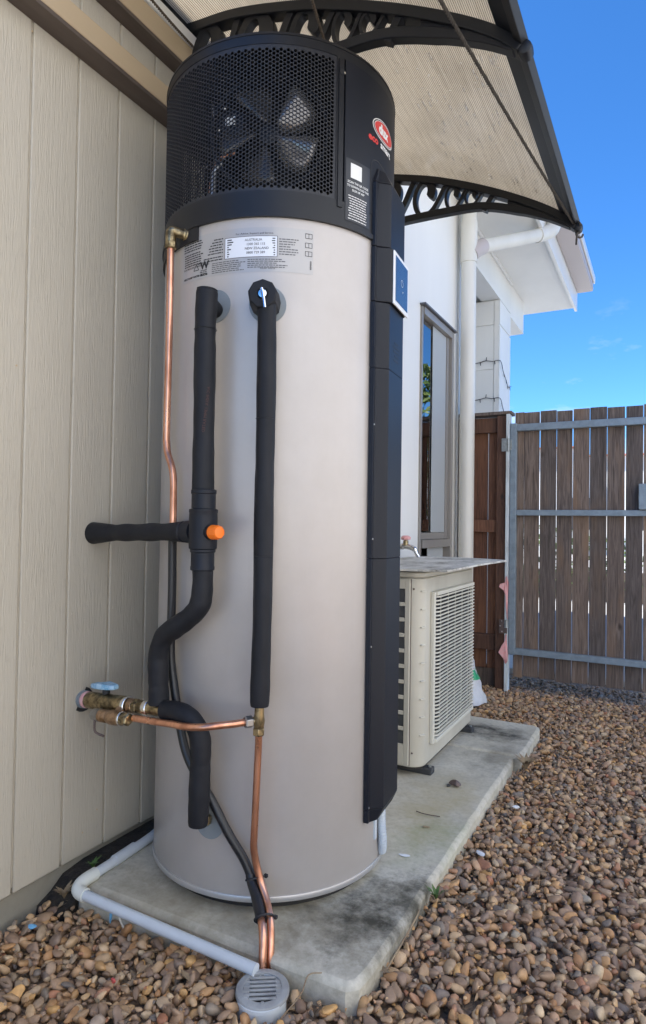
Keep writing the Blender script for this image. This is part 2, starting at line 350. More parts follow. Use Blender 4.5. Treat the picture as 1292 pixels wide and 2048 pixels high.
def m_drop():
    mt, N, L, b = nodes('water_drop'); N.remove(b); tr = N.new('ShaderNodeBsdfTransparent'); tr.inputs[0].default_value = (1,1,1,1)
    gl = N.new('ShaderNodeBsdfGlossy'); gl.inputs['Roughness'].default_value = .05; m2 = N.new('ShaderNodeMixShader'); m2.inputs[0].default_value = .38
    L.new(tr.outputs[0], m2.inputs[1]); L.new(gl.outputs[0], m2.inputs[2]); L.new(m2.outputs[0], N['Material Output'].inputs['Surface']); return mt
M['drop'] = m_drop()
M['wframe'] = mat('window_frame_grey', (.30,.28,.255), .4, .2)
M['wdark'] = mat('frame_edge_dark', (.10,.10,.11), .5)
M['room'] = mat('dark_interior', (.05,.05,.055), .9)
M['flyscreen'] = mat('grey_flyscreen', (.40,.42,.42), .8)
M['ac'] = mat('aircon_cream', (.56,.535,.45), .42, 0, ((.47,.44,.36), 5, (1,1,.4), .4, .7), (300, .04, .001, ONE))
M['acslat'] = mat('aircon_slat', (.66,.64,.55), .45)
M['acdark'] = mat('recess_black', (.022,.020,.018), .7)
M['coil'] = mat('aluminium_coil', (.11,.115,.12), .5, .6, None, (500, .6, .002, (1,.05,.05)))
def m_cover():
    mt, N, L, b = nodes('fibre_cement_sheet'); v = mapping(N, L, (1,.6,1))
    c = ramp(N, L, noise(N, L, v, 9, 8, .75), [(.33, (.11,.10,.08)), (.43, (.42,.40,.345)), (.56, (.68,.66,.60))])
    L.new(c, b.inputs['Base Color']); b.inputs['Roughness'].default_value = .85
    bumpn(N, L, b, noise(N, L, v, 60, 6), .5, .003); return mt
M['cover'] = m_cover()
M['rope'] = mat('grey_rope', (.085,.075,.066), .9, 0, ((.05,.045,.04), 120, ONE, .4, .6))
M['ropebrown'] = mat('brown_rope', (.17,.13,.095), .9, 0, ((.09,.07,.05), 120, ONE, .4, .6))
M['bag'] = mat('white_plastic_bag', (.70,.72,.75), .35, 0, ((.60,.62,.66), 12, ONE, .4, .6), (14, .6, .02, ONE))
M['green'] = mat('green_print', (.03,.38,.17), .4); M['pink'] = mat('pink_print', (.80,.30,.36), .5)
M['leaf'] = mat('leaf_green', (.09,.16,.035), .5, 0, ((.17,.22,.06), 3, ONE, .4, .65))
M['weed'] = mat('weed_green', (.08,.15,.035), .6)
M['dry'] = mat('dry_leaf', (.22,.15,.09), .8, 0, ((.33,.25,.15), 20, ONE, .4, .6))
M['bark'] = mat('bark', (.12,.09,.07), .9)
M['bluebit'] = mat('blue_plastic_scrap', (.16,.42,.66), .5)
M['whitebit'] = mat('white_scrap', (.7,.72,.74), .6)
M['redbit'] = mat('red_scrap', (.5,.08,.07), .6)
M['drain'] = mat('grey_drain_plastic', (.38,.39,.385), .45, 0, ((.25,.255,.25), 26, ONE, .4, .7), (200, .15, .001, ONE))
M['pad'] = mat('rubber_pad', (.05,.052,.055), .7)
M['drive'] = mat('driveway_concrete', (.50,.49,.46), .85)
M['tile'] = mat('terracotta_tile', (.36,.13,.08), .7); M['hedge'] = mat('hedge_green', (.08,.13,.035), .7, 0, ((.12,.18,.05), 8, ONE, .4, .6))
M['bounce'] = mat('cream_bounce_paint', (.74,.73,.70), .8)
M['underside_shade'] = mat('underside_shade_brown', (.075,.055,.046), .6, 0, ((.11,.085,.07), 20, (1,.1,1), .35, .65))  # brown that carries the shade of the beam undersides
M['gapsoil'] = mat('gap_shade_soil', (.045,.038,.03), .95, 0, ((.025,.02,.016), 40, ONE, .35, .65), (50, 1, .02, ONE))  # soil colour darkened to carry the shade of the deep gap
M['roofm'] = mat('roof_metal', (.28,.28,.29), .5, .3)
M['wire'] = mat('black_wire', (.02,.02,.022), .5)

# ================================================================== ground
def hgt(x, y):
    z = -.036 - .018*min(max((y-2)/1.6, 0), 1)
    if y < 1.4: z -= .026*min(max((-.85-x)/.3, 0), 1)
    return z
struct(obj('ground', G().add([(-400,-400,-.13),(400,-400,-.13),(400,400,-.13),(-400,400,-.13)], [(0,1,2,3)]), M['soil'], None, 0, 0, False))
g = G(); nx, ny = 60, 70; X0, X1, Y0, Y1 = -1.46, 2.7, -5.0, 4.6
for j in range(ny+1):
    for i in range(nx+1):
        x = X0+(X1-X0)*i/nx; y = Y0+(Y1-Y0)*j/ny; g.v.append((x, y, hgt(x, y)-.028))
g.f = [(j*(nx+1)+i, j*(nx+1)+i+1, (j+1)*(nx+1)+i+1, (j+1)*(nx+1)+i) for j in range(ny) for i in range(nx)]
gravel_mat = mat('gravel_far', (.33,.235,.15), .9, 0, ((.20,.145,.10), 45, ONE, .35, .65), (50, 1, .02, ONE))
bed = struct(obj('gravel_bed', g, gravel_mat, None, 30, 0, False), 'brown river pebble gravel beside the concrete slab')
struct(obj('rear_bounce', G().box(-6, 2.19, -9, -.75, -.12, -.045), M['drive'], None, 0), 'pale concrete added unseen behind the viewpoint to bounce light')  # pale surface added behind the camera for bounced fill
struct(obj('driveway', G().box(-14, 14, 4.62, 40, -.12, -.05), M['drive'], None, 0))

def slab(name, x0, x1, y0, y1, jit, lab):
    pts = [(x0, y0)]; n = int((x1-x0)/.07)
    for i in range(1, n): pts.append((x0+(x1-x0)*i/n, y0+random.uniform(-1, 1)*jit))
    pts += [(x1-.03, y0), (x1-.008, y0+.02)]
    n = int((y1-y0)/.07)
    for i in range(1, n): pts.append((x1+random.uniform(-1, 1)*jit, y0+(y1-y0)*i/n))
    pts += [(x1-.006, y1-.02), (x1-.03, y1), (x0, y1)]
    o = obj(name, G().prism(pts, lambda a, b, c: (a, b, c), -.125, 0), M['conc'], None, 35, .014)
    return struct(o, lab)
slab('concrete_slab', -1.352, -.543, 1.196, 2.716, .0022, 'stained concrete slab under the water heater and air conditioner')
slab('concrete_slab', -1.185, -.520, 2.724, 3.19, .003, 'short concrete slab behind the long slab')

struct(obj('soil_strip', G().prism([(1.14,-.12),(1.15,-.068),(1.19,-.050),(1.23,-.022),(1.30,-.012),(2.96,-.010),(2.96,-.12)], lambda a, b, c: (c, a, b), -1.4445, -1.3525), M['gapsoil'], None, 30), 'soil strip with gap shade in its dark colour between slab and cream wall')
# ------------------------------------------------------------------ pebbles
def base_pebble(k):
    bm = bmesh.new(); bmesh.ops.create_icosphere(bm, subdivisions=2, radius=1); r = np.random.default_rng(k)
    dirs = r.normal(size=(8, 3)); dirs /= np.linalg.norm(dirs, axis=1)[:, None]; cut = r.uniform(.40, .86, 8)
    V = np.array([v.co[:] for v in bm.verts])
    for dd, c in zip(dirs, cut):
        h = V @ dd; V -= np.outer(np.maximum(h-c, 0)*.85, dd)
    V *= 1 + .13*np.sin(V @ r.normal(size=3)*2.2)[:, None]
    F = np.array([[v.index for v in f.verts] for f in bm.faces]); bm.free(); return V, F
BASE = [base_pebble(k) for k in range(14)]
def blocked(x, y):
    if -1.42 < x < -.548 and 1.19 < y < 2.72: return True
    if -1.2 < x < -.525 and 2.7 < y < 3.185: return True
    if (x+.73)**2+(y-1.134)**2 < .066**2: return True
    if x < -1.425 or (x < -1.2 and y > 2.95): return True
    return False
peb = []
sp = .0218
def scatter(x0, x1, y0, y1, layers):
    for L_ in range(layers):
        y = y0
        while y < y1:
            x = x0
            while x < x1:
                px, py = x+random.uniform(-.5, .5)*sp, y+random.uniform(-.5, .5)*sp; x += sp
                if blocked(px, py): continue
                a = random.choice((.0075, .0095, .011, .0125, .014, .016, .0185, .0225))*random.uniform(.88, 1.1)*(1.0 if L_ else .95)
                a *= 1.0; b_ = a*random.uniform(.50, .92); c_ = a*random.uniform(.36, .70)
                z = hgt(px, py) - .021 + L_*.014 + random.uniform(-.004, .006)
                peb.append((px, py, z, a, b_, c_, random.uniform(0, 6.28), random.gauss(0, .45), random.gauss(0, .45), L_))
            y += sp
scatter(-1.43, .12, .72, 4.05, 2); scatter(.12, .75, .45, 4.05, 1); scatter(-1.43, .12, .40, .72, 1); scatter(-.95, .3, 4.05, 4.45, 1)
Minv = camo.matrix_world.inverted(); Fpx = 1285.57
def vis(p):
    q = Minv @ Vector(p[:3]); 
    if q.z > -.3: return 0
    u = 646+Fpx*q.x/-q.z; v = 1024-Fpx*q.y/-q.z
    return p[3]/-q.z if (0 < u < 1292 and v < 2048) else 0
idx = sorted(range(len(peb)), key=lambda i: -(vis(peb[i]) if peb[i][9] else 0))[:300]
big = set(idx)
pmesh = []
for k, (V, F) in enumerate(BASE):
    me = bpy.data.meshes.new('pebble'); me.from_pydata([tuple(v) for v in V], [], [tuple(map(int, f)) for f in F]); me.materials.append(M['pebble'])
    me.polygons.foreach_set('use_smooth', [True]*len(me.polygons)); pmesh.append(me)
VV = []; FF = []; n0 = 0
def eul(a, b, c):
    return np.array(Matrix.Rotation(a, 3, 'Z') @ Matrix.Rotation(b, 3, 'X') @ Matrix.Rotation(c, 3, 'Y'))
for i, p in enumerate(peb):
    k = i % 14
    if i in big:
        o = bpy.data.objects.new('pebble', pmesh[k]); col.objects.link(o); o.parent = bed
        o.matrix_local = Matrix.Translation(p[:3]) @ Matrix(eul(*p[6:9]).tolist()).to_4x4() @ Matrix.Diagonal((p[3], p[4], p[5], 1))
        continue
    V, F = BASE[k]; VV.append((V*np.array(p[3:6])) @ eul(*p[6:9]).T + np.array(p[:3])); FF.append(F+n0); n0 += len(V)
VV = np.concatenate(VV); FF = np.concatenate(FF)
me = bpy.data.meshes.new('loose_pebbles'); me.vertices.add(len(VV)); me.vertices.foreach_set('co', VV.astype(np.float32).ravel())
me.loops.add(FF.size); me.loops.foreach_set('vertex_index', FF.astype(np.int32).ravel())
me.polygons.add(len(FF)); me.polygons.foreach_set('loop_start', np.arange(0, FF.size, 3, dtype=np.int32))
me.polygons.foreach_set('use_smooth', np.ones(len(FF), dtype=bool)); me.update(calc_edges=True); me.materials.append(M['pebble'])
o = bpy.data.objects.new('loose_pebbles', me); col.objects.link(o); o.parent = bed; o['kind'] = 'stuff'
bm = bmesh.new(); bmesh.ops.create_icosphere(bm, subdivisions=1, radius=1); gv = np.array([v.co[:] for v in bm.verts]); gf = [tuple(v.index for v in f.verts) for f in bm.faces]; bm.free()
g = G()
for _ in range(7000):
    x_, y_ = random.uniform(-1.42, .10), random.uniform(.75, 4.1)
    if blocked(x_, y_): continue
    s_ = random.uniform(.003, .0065); q = (gv*rng.uniform(.5, 1.1, (len(gv), 1))*np.array([s_, s_*random.uniform(.5, 1), s_*.6])) @ eul(random.uniform(0, 6.3), random.uniform(-.6, .6), 0).T
    g.add(q+np.array([x_, y_, hgt(x_, y_)+random.uniform(-.016, .002)]), gf)
o = obj('grit', g, M['pebble'], bed, 0, 0, False); o['kind'] = 'stuff'
g = G()
for _ in range(150):
    x_, y_ = random.uniform(-1.40, .10), random.uniform(.80, 4.0)
    if blocked(x_, y_): continue
    a = random.uniform(0, 6.3); l = random.uniform(.008, .024); wd = l*random.uniform(.15, .45); p = Vector((x_, y_, hgt(x_, y_)+.006)); d_ = Vector((math.cos(a), math.sin(a), random.uniform(-.2, .3))); e_ = Vector((-d_.y, d_.x, random.uniform(-.3, .3)))
    g.add([p-d_*l, p+e_*wd+Vector((0,0,.003)), p+d_*l, p-e_*wd+Vector((0,0,.002)), p+Vector((0,0,-.002))], [(0,1,4),(1,2,4),(2,3,4),(3,0,4)])
o = obj('leaf_litter', g, M['dry'], bed, 0, 0, False); o['kind'] = 'stuff'

# ================================================================== cream clad wall on the left
WX = -1.43
w = thing('cladding_wall', 'cream grooved cladding wall along the left behind the water heater', 'wall', (WX, 1.0, 0))
pit = .1464; k0 = math.floor((-1.2-1.065)/pit); y = 1.065 + k0*pit
while y < 2.96:
    a, b_ = y+.0028, min(y+pit-.0028, 2.968)
    obj('cladding_board', G().box(WX-.03, WX, a, b_, .006+random.uniform(-.0015, .0015), 2.64), M['clad'], w, 30, .0035)
    y += pit
obj('backing_sheet', G().box(WX-.06, WX-.006, -1.2, 2.966, .02, 2.638), M['clad'], w)
obj('plinth', G().box(WX-.12, WX-.016, -1.2, 2.966, -.13, .004), M['plinth'], w, 30)
obj('trim_beam', G().box(WX+.0005, -1.366, -1.2, 2.95, 2.2185, 2.282), M['trim'], w, 30, .002)
vary(obj('underside_shade', G().box(WX+.0005, -1.367, -1.2, 2.95, 2.206, 2.2180), M['underside_shade'], w, 30, .001), 'dark brown strip giving the lower trim beam a shaded underside')  # added dark strip, the beam's underside shade put in as colour
obj('trim_beam', G().box(WX+.0005, -1.379, -1.2, 2.95, 2.4185, 2.488), M['trim'], w, 30, .002)
vary(obj('underside_shade', G().box(WX+.0005, -1.380, -1.2, 2.95, 2.406, 2.4180), M['underside_shade'], w, 30, .001), 'dark brown strip giving the upper trim beam a shaded underside')  # same added strip for the upper beam, shade in its colour
vary(obj('white_strip', G().box(WX-.02, -1.372, -1.2, 2.95, 2.490, 2.531), M['whitetrim'], w, 30, .002), 'thin white strip above the upper trim')  # plain white strip above the upper beam
obj('roof', G().add([(-1.46,-1.3,2.645),(-1.46,2.95,2.645),(-4.6,2.95,3.75),(-4.6,-1.3,3.75),(-1.46,-1.3,2.70),(-1.46,2.95,2.70),(-4.6,2.95,3.81),(-4.6,-1.3,3.81)],
    [(0,1,2,3),(7,6,5,4),(0,4,5,1),(1,5,6,2),(2,6,7,3),(3,7,4,0)]), M['roofm'], w)
obj('gable', G().box(-4.6, WX-.07, -1.2, -1.1, -.1, 2.64), M['clad'], w)
for k in range(5):
    for zz in (.18, .68, 1.18, 1.68): obj('nail_head', G().lathe((WX-.0012, 1.065+pit*k+.018, zz+.004*math.sin(k*7+zz*9)), (1,0,0), [(.0034, 0), (.0030, .0020)], 8), M['clad'], w)
for (yy, zz) in ((1.062, 2.18), (1.04, 1.32), (1.33, .115), (1.28, .07)):
    obj('nail_head', G().lathe((WX-.001, yy, zz), (1,0,0), [(.003, 0), (.0025, .0025)], 8), M['trim'], w)

# ================================================================== white house beyond
HX = -1.19
h = thing('house', 'white rendered house with flat soffit behind the air conditioner', 'house', (HX, 3.0, 0))
WY0, WY1, WZ0, WZ1 = 3.307, 3.878, .46, 2.137
obj('wall', G().box(HX-.2, HX, 2.972, WY0, -.1, 3.028).box(HX-.2, HX, WY1, 4.15, -.1, 3.028).box(HX-.2, HX, WY0, WY1, -.1, WZ0).box(HX-.2, HX, WY0, WY1, WZ1, 3.028)
    .box(-1.62, HX-.2, 2.972, 3.1, -.1, 3.028).box(-4.4, HX-.2, 4.03, 4.15, -.1, 3.028), M['white'], h, 0)
obj('corner_trim', G().box(HX+.0005, HX+.014, 4.0, 4.05, -.1, 3.027), M['whitetrim'], h, 0, .002)
win = obj('window', G().box(HX-.03, HX+.012, WY0, WY0+.020, WZ0, WZ1).box(HX-.03, HX+.018, WY1-.035, WY1, WZ0, WZ1)
    .box(HX-.03, HX+.018, WY0+.0205, WY1-.035, WZ1-.04, WZ1).box(HX-.03, HX+.018, WY0+.0205, WY1-.035, WZ0, WZ0+.035)
    .box(HX-.03, HX+.016, WY0+.035, WY1-.035, .815, .86).box(HX-.045, HX-.002, WY1-.075, WY1-.036, .862, WZ1-.041)
    .box(HX-.03, HX-.002, WY0+.0205, WY0+.026, .862, WZ1-.041).box(HX-.045, HX-.004, WY0+.052, WY1-.077, .862, .90), M['wframe'], h, 0, .002)
obj('head_flashing', G().box(HX+.001, HX+.034, WY0-.012, WY1+.012, WZ1+.0015, WZ1+.012), M['wdark'], win, 0, .001)
obj('glass_pane', G().box(HX-.022, HX-.016, WY0+.027, WY1-.078, .905, WZ1-.045), M['glass'], win, 0)
obj('glass_pane', G().box(HX-.034, HX-.028, WY0+.037, WY1-.037, WZ0+.037, .812), M['glass'], win, 0)
obj('fly_screen', G().box(HX-.012, HX-.009, WY0+.245, WY1-.078, .902, WZ1-.043), M['flyscreen'], win, 0)
obj('fly_screen', G().box(HX-.012, HX-.009, WY0+.19, WY1-.1, WZ0+.037, .812), M['flyscreen'], win, 0)
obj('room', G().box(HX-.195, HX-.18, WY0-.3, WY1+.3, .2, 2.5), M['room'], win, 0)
pier = obj('pier', G().box(-1.62, HX-.006, 5.173, 5.56, -.1, 2.765), M['white'], h, 0)
zs = [-.1, .8, 1.32, 1.838, 2.205, 2.565, 2.763]
for i in range(len(zs)-1):
    obj('wall_panel', G().box(-1.62, -1.2375, 5.165, 5.1725, zs[i]+.003, zs[i+1]-.003), M['white'], h, 0, .001)
for i in range(len(zs)-1):
    if i in (2, 3, 4): continue
    obj('wall_panel', G().box(HX-.0055, HX+.001, 5.166, 5.558, zs[i]+.003, zs[i+1]-.003), M['white'], h, 0, .001)
obj('wall_panel', G().box(HX-.0055, HX+.001, 5.166, 5.558, 1.323, 2.552), M['white'], h, 0, .001)
obj('wall_panel', G().box(-1.2325, HX-.0065, 5.164, 5.172, -.1, 2.76), M['white'], h, 0, .001)
obj('lintel', G().box(-1.34, HX-.001, 4.152, 5.56, 2.768, 3.028), M['white'], h, 0)
obj('porch_ceiling', G().box(-4.4, -1.342, 4.152, 5.9, 2.80, 2.86), M['white'], h, 0)
obj('porch_wall', G().box(-3.0, -2.9, 4.152, 7, -.1, 2.80), M['white'], h, 0)
obj('soffit', G().box(HX-.9, -.787, 2.975, 6.46, 3.030, 3.048), M['white'], h, 0)
obj('soffit_bead', G().box(HX+.001, HX+.018, 4.06, 5.56, 3.008, 3.029), M['whitetrim'], h, 0, .002)
obj('fascia', G().box(-.785, -.762, 2.975, 6.46, 2.995, 3.21), M['whitetrim'], h, 0, .002)
obj('gutter', G().box(-.760, -.625, 2.975, 6.46, 3.165, 3.18).box(-.634, -.622, 2.975, 6.46, 3.182, 3.29), M['mauve'], h, 0, .003)
obj('gutter_lip', G().box(-.620, -.606, 2.975, 6.47, 3.235, 3.30), M['whitetrim'], h, 0, .003)
obj('eave_return', G().box(-1.6, HX-.001, 5.562, 6.12, 2.74, 3.028), M['white'], h, 0)
obj('roof', G().add([(-.62,2.9,3.305),(-.62,6.5,3.305),(-4.6,6.5,4.75),(-4.6,2.9,4.75),(-.62,2.9,3.34),(-.62,6.5,3.34),(-4.6,6.5,4.80),(-4.6,2.9,4.80)],
    [(0,1,2,3),(7,6,5,4),(0,4,5,1),(1,5,6,2),(2,6,7,3),(3,7,4,0)]), M['roofm'], h)
# downpipe
dp = thing('downpipe', 'white round downpipe at the house corner with branch to the gutter', 'pipe', (-1.113, 3.975, 0))
obj('pipe', G().lathe((-1.113,3.975,0), (0,0,1), [(.047,-.1),(.047,2.84)], 28), M['pvcw'], dp)
obj('collar', G().lathe((-1.113,3.975,0), (0,0,1), [(.0475,2.60),(.052,2.602),(.052,2.86),(.0475,2.862)], 28), M['pvcw'], dp)
obj('pipe', G().lathe((-1.113,3.975,0), (0,0,1), [(.0465,2.862),(.0465,3.028)], 28), M['pvcw'], dp)
obj('branch', G().tube(cat([(-1.10,3.985,2.66),(-1.075,4.02,2.70),(-1.05,4.07,2.735)], 5), .05, 24), M['mauve'], dp)
obj('branch', G().tube([(-1.05,4.07,2.735),(-.80,4.56,2.955)], .044, 24), M['pvcw'], dp)
obj('elbow', G().tube(cat([(-.80,4.56,2.955),(-.765,4.63,2.99),(-.72,4.69,3.04),(-.70,4.71,3.16)], 5), .050, 24), M['pvcw'], dp)
obj('wall_clip', G().shell((-1.113,3.975), .048, .055, 0, 360, .70, .73, 28), M['pvcw'], dp)
# string lights
def string(zo, lab):
    t = thing('string_light', lab, 'string lights', (-1.25, 5.15, 2.2+zo))
    P = [(-1.47,5.155,2.225+zo),(-1.41,5.155,2.257+zo),(-1.34,5.155,2.268+zo),(-1.293,5.155,2.276+zo),(-1.24,5.152,2.266+zo),(-1.18,5.156,2.265+zo),(-1.178,5.25,2.20+zo),(-1.178,5.36,2.15+zo),(-1.178,5.44,2.11+zo),(-1.178,5.56,2.14+zo)]
    P = cat(P, 4); obj('wire', G().tube(P, .0028, 6), M['wire'], t)
    for i in (3, 8, 12, 17, 22, 25, 28, 31, 34):
        p = P[i]; s = 1 if i % 3 == 0 else -1
        obj('bulb', G().tube([p, p+Vector((.004, -.004, .028*s))], [.0035, .0025], 6), M['wire'], t)
string(0, 'black string light wire draped higher on the white pier')
string(-.30, 'black string light wire draped just above the fence')

# ================================================================== gate and fence
GY = 4.02
gt = thing('gate', 'weathered timber paling gate in a grey steel frame', 'gate', (-.85, GY, 0))
xs = [-.832,-.7726,-.682,-.5847,-.4954,-.4025,-.3092,-.2129,-.1214,-.030,.062,.154]
for i in range(len(xs)-1):
    top = 1.640+random.uniform(-.004, .004); gp = random.uniform(.0016, .0030)
    gb = G().box(xs[i]+gp, xs[i+1]-gp, GY+.012, GY+.030, .030+random.uniform(-.006, .006), top)
    sh = random.uniform(-.0015, .0015); gb.v = [(x+(sh if z > 1 else 0), y, z) for x, y, z in gb.v]
    obj('paling', gb, M['wood'], gt, 0, .0015)
obj('frame_stile', G().box(-.850, -.812, GY-.028, GY+.010, .165, 1.572), M['gsteel'], gt, 0, .003)
for z0, z1 in ((1.524, 1.566), (1.010, 1.044), (.168, .205)):
    obj('frame_rail', G().box(-.8118, .16, GY-.026, GY+.009, z0, z1), M['gsteel'], gt, 0, .003)
obj('latch_box', G().box(-.142, -.02, GY-.05, GY-.002, 1.046, 1.19), M['gsteel'], gt, 0, .004)
obj('frame_stile', G().box(.1605, .195, GY-.028, GY+.010, .165, 1.572), M['gsteel'], gt, 0, .003)
wp = tag(obj('steel_post', G().box(-.874, -.8535, GY-.03, GY+.03, -.1, 1.632), M['wpost'], None, 0, .002), 'thin chipped white metal post between timber post and gate', 'post')
tp = tag(obj('timber_post', G().box(-.936, -.8755, GY-.005, GY+.085, -.1, 1.628), M['redwood'], None, 0, .004), 'dark brown timber post the gate hangs from', 'post')
fp = thing('fence_panel', 'short reddish brown timber fence panel between downpipe and gate post', 'fence', (-1.06, GY+.08, 0))
fx = [-1.188, -1.10, -1.004, -.937]
for i in range(3): obj('paling', G().box(fx[i]+.003, fx[i+1]-.003, GY+.062, GY+.078, .052, 1.624), M['redwood'], fp, 0, .0015)
for z0, z1 in ((1.530, 1.622), (.905, .982), (.172, .268)): obj('rail', G().box(-1.185, -.9375, GY+.022, GY+.061, z0, z1), M['redwood'], fp, 0, .003)
obj('capping', G().box(-1.188, -.846, GY-.012, GY+.095, 1.634, 1.654), M['wood'], fp, 0, .003)
obj('kickboard', G().box(-1.188, -.9375, GY+.079, GY+.095, -.1, .07), M['wood'], fp, 0, .002)
hg = thing('hinge', 'galvanised hinge near the top of the timber gate post', 'hinge', (-.88, GY-.03, 1.44))
obj('leaf', G().box(-.900, -.868, GY-.034, GY-.0305, 1.402, 1.482), M['galv'], hg, 0, .001)
obj('knuckle', G().lathe((-.858, GY-.036, 1.40), (0,0,1), [(.008, 0), (.008, .08)], 12), M['galv'], hg)
obj('leaf', G().box(-.8495, -.838, GY-.036, GY-.029, 1.41, 1.474), M['galv'], hg, 0, .001)
for zz in (1.415, 1.442, 1.468): obj('screw', G().lathe((-.885, GY-.0335, zz), (0,-1,0), [(.004, 0), (.003, .0025)], 8), M['steel'], hg)
hb = thing('hinge', 'brown hinge plate with three screws low on the gate post', 'hinge', (-.88, GY-.03, .33))
obj('leaf', G().box(-.905, -.874, GY-.034, GY-.0305, .29, .375).box(-.8735, -.856, GY-.038, GY-.0305, .292, .325), M['rust'], hb, 0, .001)
obj('knuckle', G().lathe((-.860, GY-.038, .33), (0,0,1), [(.008, 0), (.008, .045)], 12), M['galv'], hb)
for xx, zz in ((-.888, .365), (-.897, .335), (-.886, .302)): obj('screw', G().lathe((xx, GY-.0335, zz), (0,-1,0), [(.0055, 0), (.004, .003)], 8), M['silver'], hb)
def ribbon_flag(name, pts, lab):
    n = len(pts); g = G(); vs = []
    for k, (x, z) in enumerate(pts): vs.append((x, GY-.036-.006*math.sin(k*2.1), z))
    vs += [(x, y+.003, z) for x, y, z in vs]
    g.add(vs, [tuple(range(n)), tuple(range(2*n-1, n-1, -1))] + [(i, (i+1) % n, n+(i+1) % n, n+i) for i in range(n)])
    return tag(obj(name, g, M['pinktape'], None, 0), lab, 'tape', 'pink tape on the gate post')
ribbon_flag('pink_tape', [(-.868,.635),(-.858,.640),(-.852,.60),(-.853,.52),(-.852,.38),(-.858,.375),(-.863,.44),(-.866,.52),(-.880,.552),(-.906,.572),(-.900,.590),(-.872,.60)], 'pink tape scrap knotted above the lower hinge')
ribbon_flag('pink_tape', [(-.868,.285),(-.857,.288),(-.856,.22),(-.850,.17),(-.851,.125),(-.866,.105),(-.878,.14),(-.906,.175),(-.890,.215),(-.870,.245)], 'pink tape scrap hanging below the lower hinge')

# ================================================================== beyond the gate
hn = thing('far_house', 'pale house with red tiled roof glimpsed through the gate gaps', 'house', (0, 27, 0))
obj('wall', G().box(-9, -3.2, 26, 33, -.1, 4.0).box(-3.2, 2, 26.5, 33, -.1, 3.7).box(4, 12, 24, 31, -.1, 3.6), M['white'], hn, 0)
obj('roof', G().prism([(25.7, 4.0), (29.5, 4.5), (33.3, 4.0)], lambda a, b, c: (c, a, b), -9.3, -3.1), M['tile'], hn, 0)
obj('roof', G().prism([(26.3, 3.7), (29.5, 4.1), (33.3, 3.7)], lambda a, b, c: (c, a, b), -3.0, 2.2), M['tile'], hn, 0)
for x in (-6.2, -3.2, -.9): obj('window', G().box(x, x+1.2, 25.96, 25.99, .9, 2.1), M['room'], hn, 0)
obj('garage_door', G().box(5, 9, 23.96, 23.99, 0, 2.2), M['whitetrim'], hn, 0)
def foliage(name, c, rad, n, size, mt, parent, seed):
    r = np.random.default_rng(seed); g = G()
    for _ in range(n):
        d_ = r.normal(size=3); d_ /= np.linalg.norm(d_); rr = r.uniform(.35, 1)**.5
        p = Vector(c)+Vector((d_[0]*rad[0]*rr, d_[1]*rad[1]*rr, d_[2]*rad[2]*rr)); a = Vector(r.normal(size=3)).normalized(); b_ = a.orthogonal().normalized()
        s = size*r.uniform(.6, 1.3); q = a.cross(b_)*s*.12
        g.add([p-a*s, p+b_*s*.33+q, p+a*s, p-b_*s*.33+q], [(0,1,2,3)])
    o = obj(name, g, mt, parent, 0, 0, False); return o
hd = thing('hedge', 'low green hedge glimpsed through the gate gaps', 'hedge', (-2.3, 9.5, 0))
foliage('foliage', (-2.3, 9.6, .45), (2.4, .5, .55), 1800, .06, M['hedge'], hd, 5)
obj('stem', G().box(-4.4, -.2, 9.5, 9.7, -.1, .35), M['bark'], hd, 0)
tr = thing('tree', 'young leafy tree reflected in the window pane', 'tree', (1.5, 10.9, 0))
obj('trunk', G().tube(cat([(1.5,10.9,-.1),(1.54,10.88,1.2),(1.47,10.93,2.4),(1.52,10.9,3.3)], 5), [.06-.045*i/15 for i in range(16)], 8), M['bark'], tr)
for k, (cx_, cy_, cz_, rr) in enumerate(((1.5,10.9,2.9,.75),(1.1,11.0,2.2,.6),(1.95,10.8,2.1,.65),(1.5,10.8,1.7,.7),(1.55,10.95,3.5,.4))):
    foliage('crown', (cx_,cy_,cz_), (rr,rr,rr*.9), 260, .11, M['leaf'], tr, 20+k)
bw = tag(obj('bounce_wall', G().box(2.2, 2.35, -5, 3.6, -.1, 5.2), M['bounce'], None, 0, .01), 'tall unseen cream wall added to bounce sunlight into the passage', 'wall')  # unseen wall added right of the view, bounces sun into the shade

# ================================================================== awning
aw = thing('awning', 'curved bronze polycarbonate awning on black scroll brackets above the heater', 'awning', (-1.43, 2.2, 2.3))
top = [(-1.428,2.578),(-1.36,2.570),(-1.238,2.559),(-1.123,2.535),(-.978,2.494),(-.9,2.468),(-.777,2.419),(-.626,2.348),(-.485,2.270),(-.387,2.204),(-.325,2.150)]
prof = cat2(top, 16)
# fluted twin-wall profile
L_ = [0]
for i in range(1, len(prof)): L_.append(L_[-1]+math.hypot(prof[i][0]-prof[i-1][0], prof[i][1]-prof[i-1][1]))
def at_len(s):
    i = max(j for j in range(len(L_)) if L_[j] <= s+1e-9); i = min(i, len(prof)-2); t = (s-L_[i])/(L_[i+1]-L_[i])
    dx, dz = prof[i+1][0]-prof[i][0], prof[i+1][1]-prof[i][1]; l = math.hypot(dx, dz)
    return prof[i][0]+dx*t, prof[i][1]+dz*t, -dz/l, dx/l
nf = 160; lower = []; upper = []
for k in range(nf*2+1):
    s = L_[-1]*(k//2 + (.62 if k % 2 else 0))/nf; x, z, nx_, nz_ = at_len(s); q = .0004 if k % 2 else -.0004
    lower.append((x+nx_*(.002+q), z+nz_*(.002+q))); upper.append((x+nx_*.0075, z+nz_*.0075))
g = G(); n = len(lower); ysh = (1.02, 2.735)
for yy in ysh: g.v += [(x, yy, z) for x, z in lower]
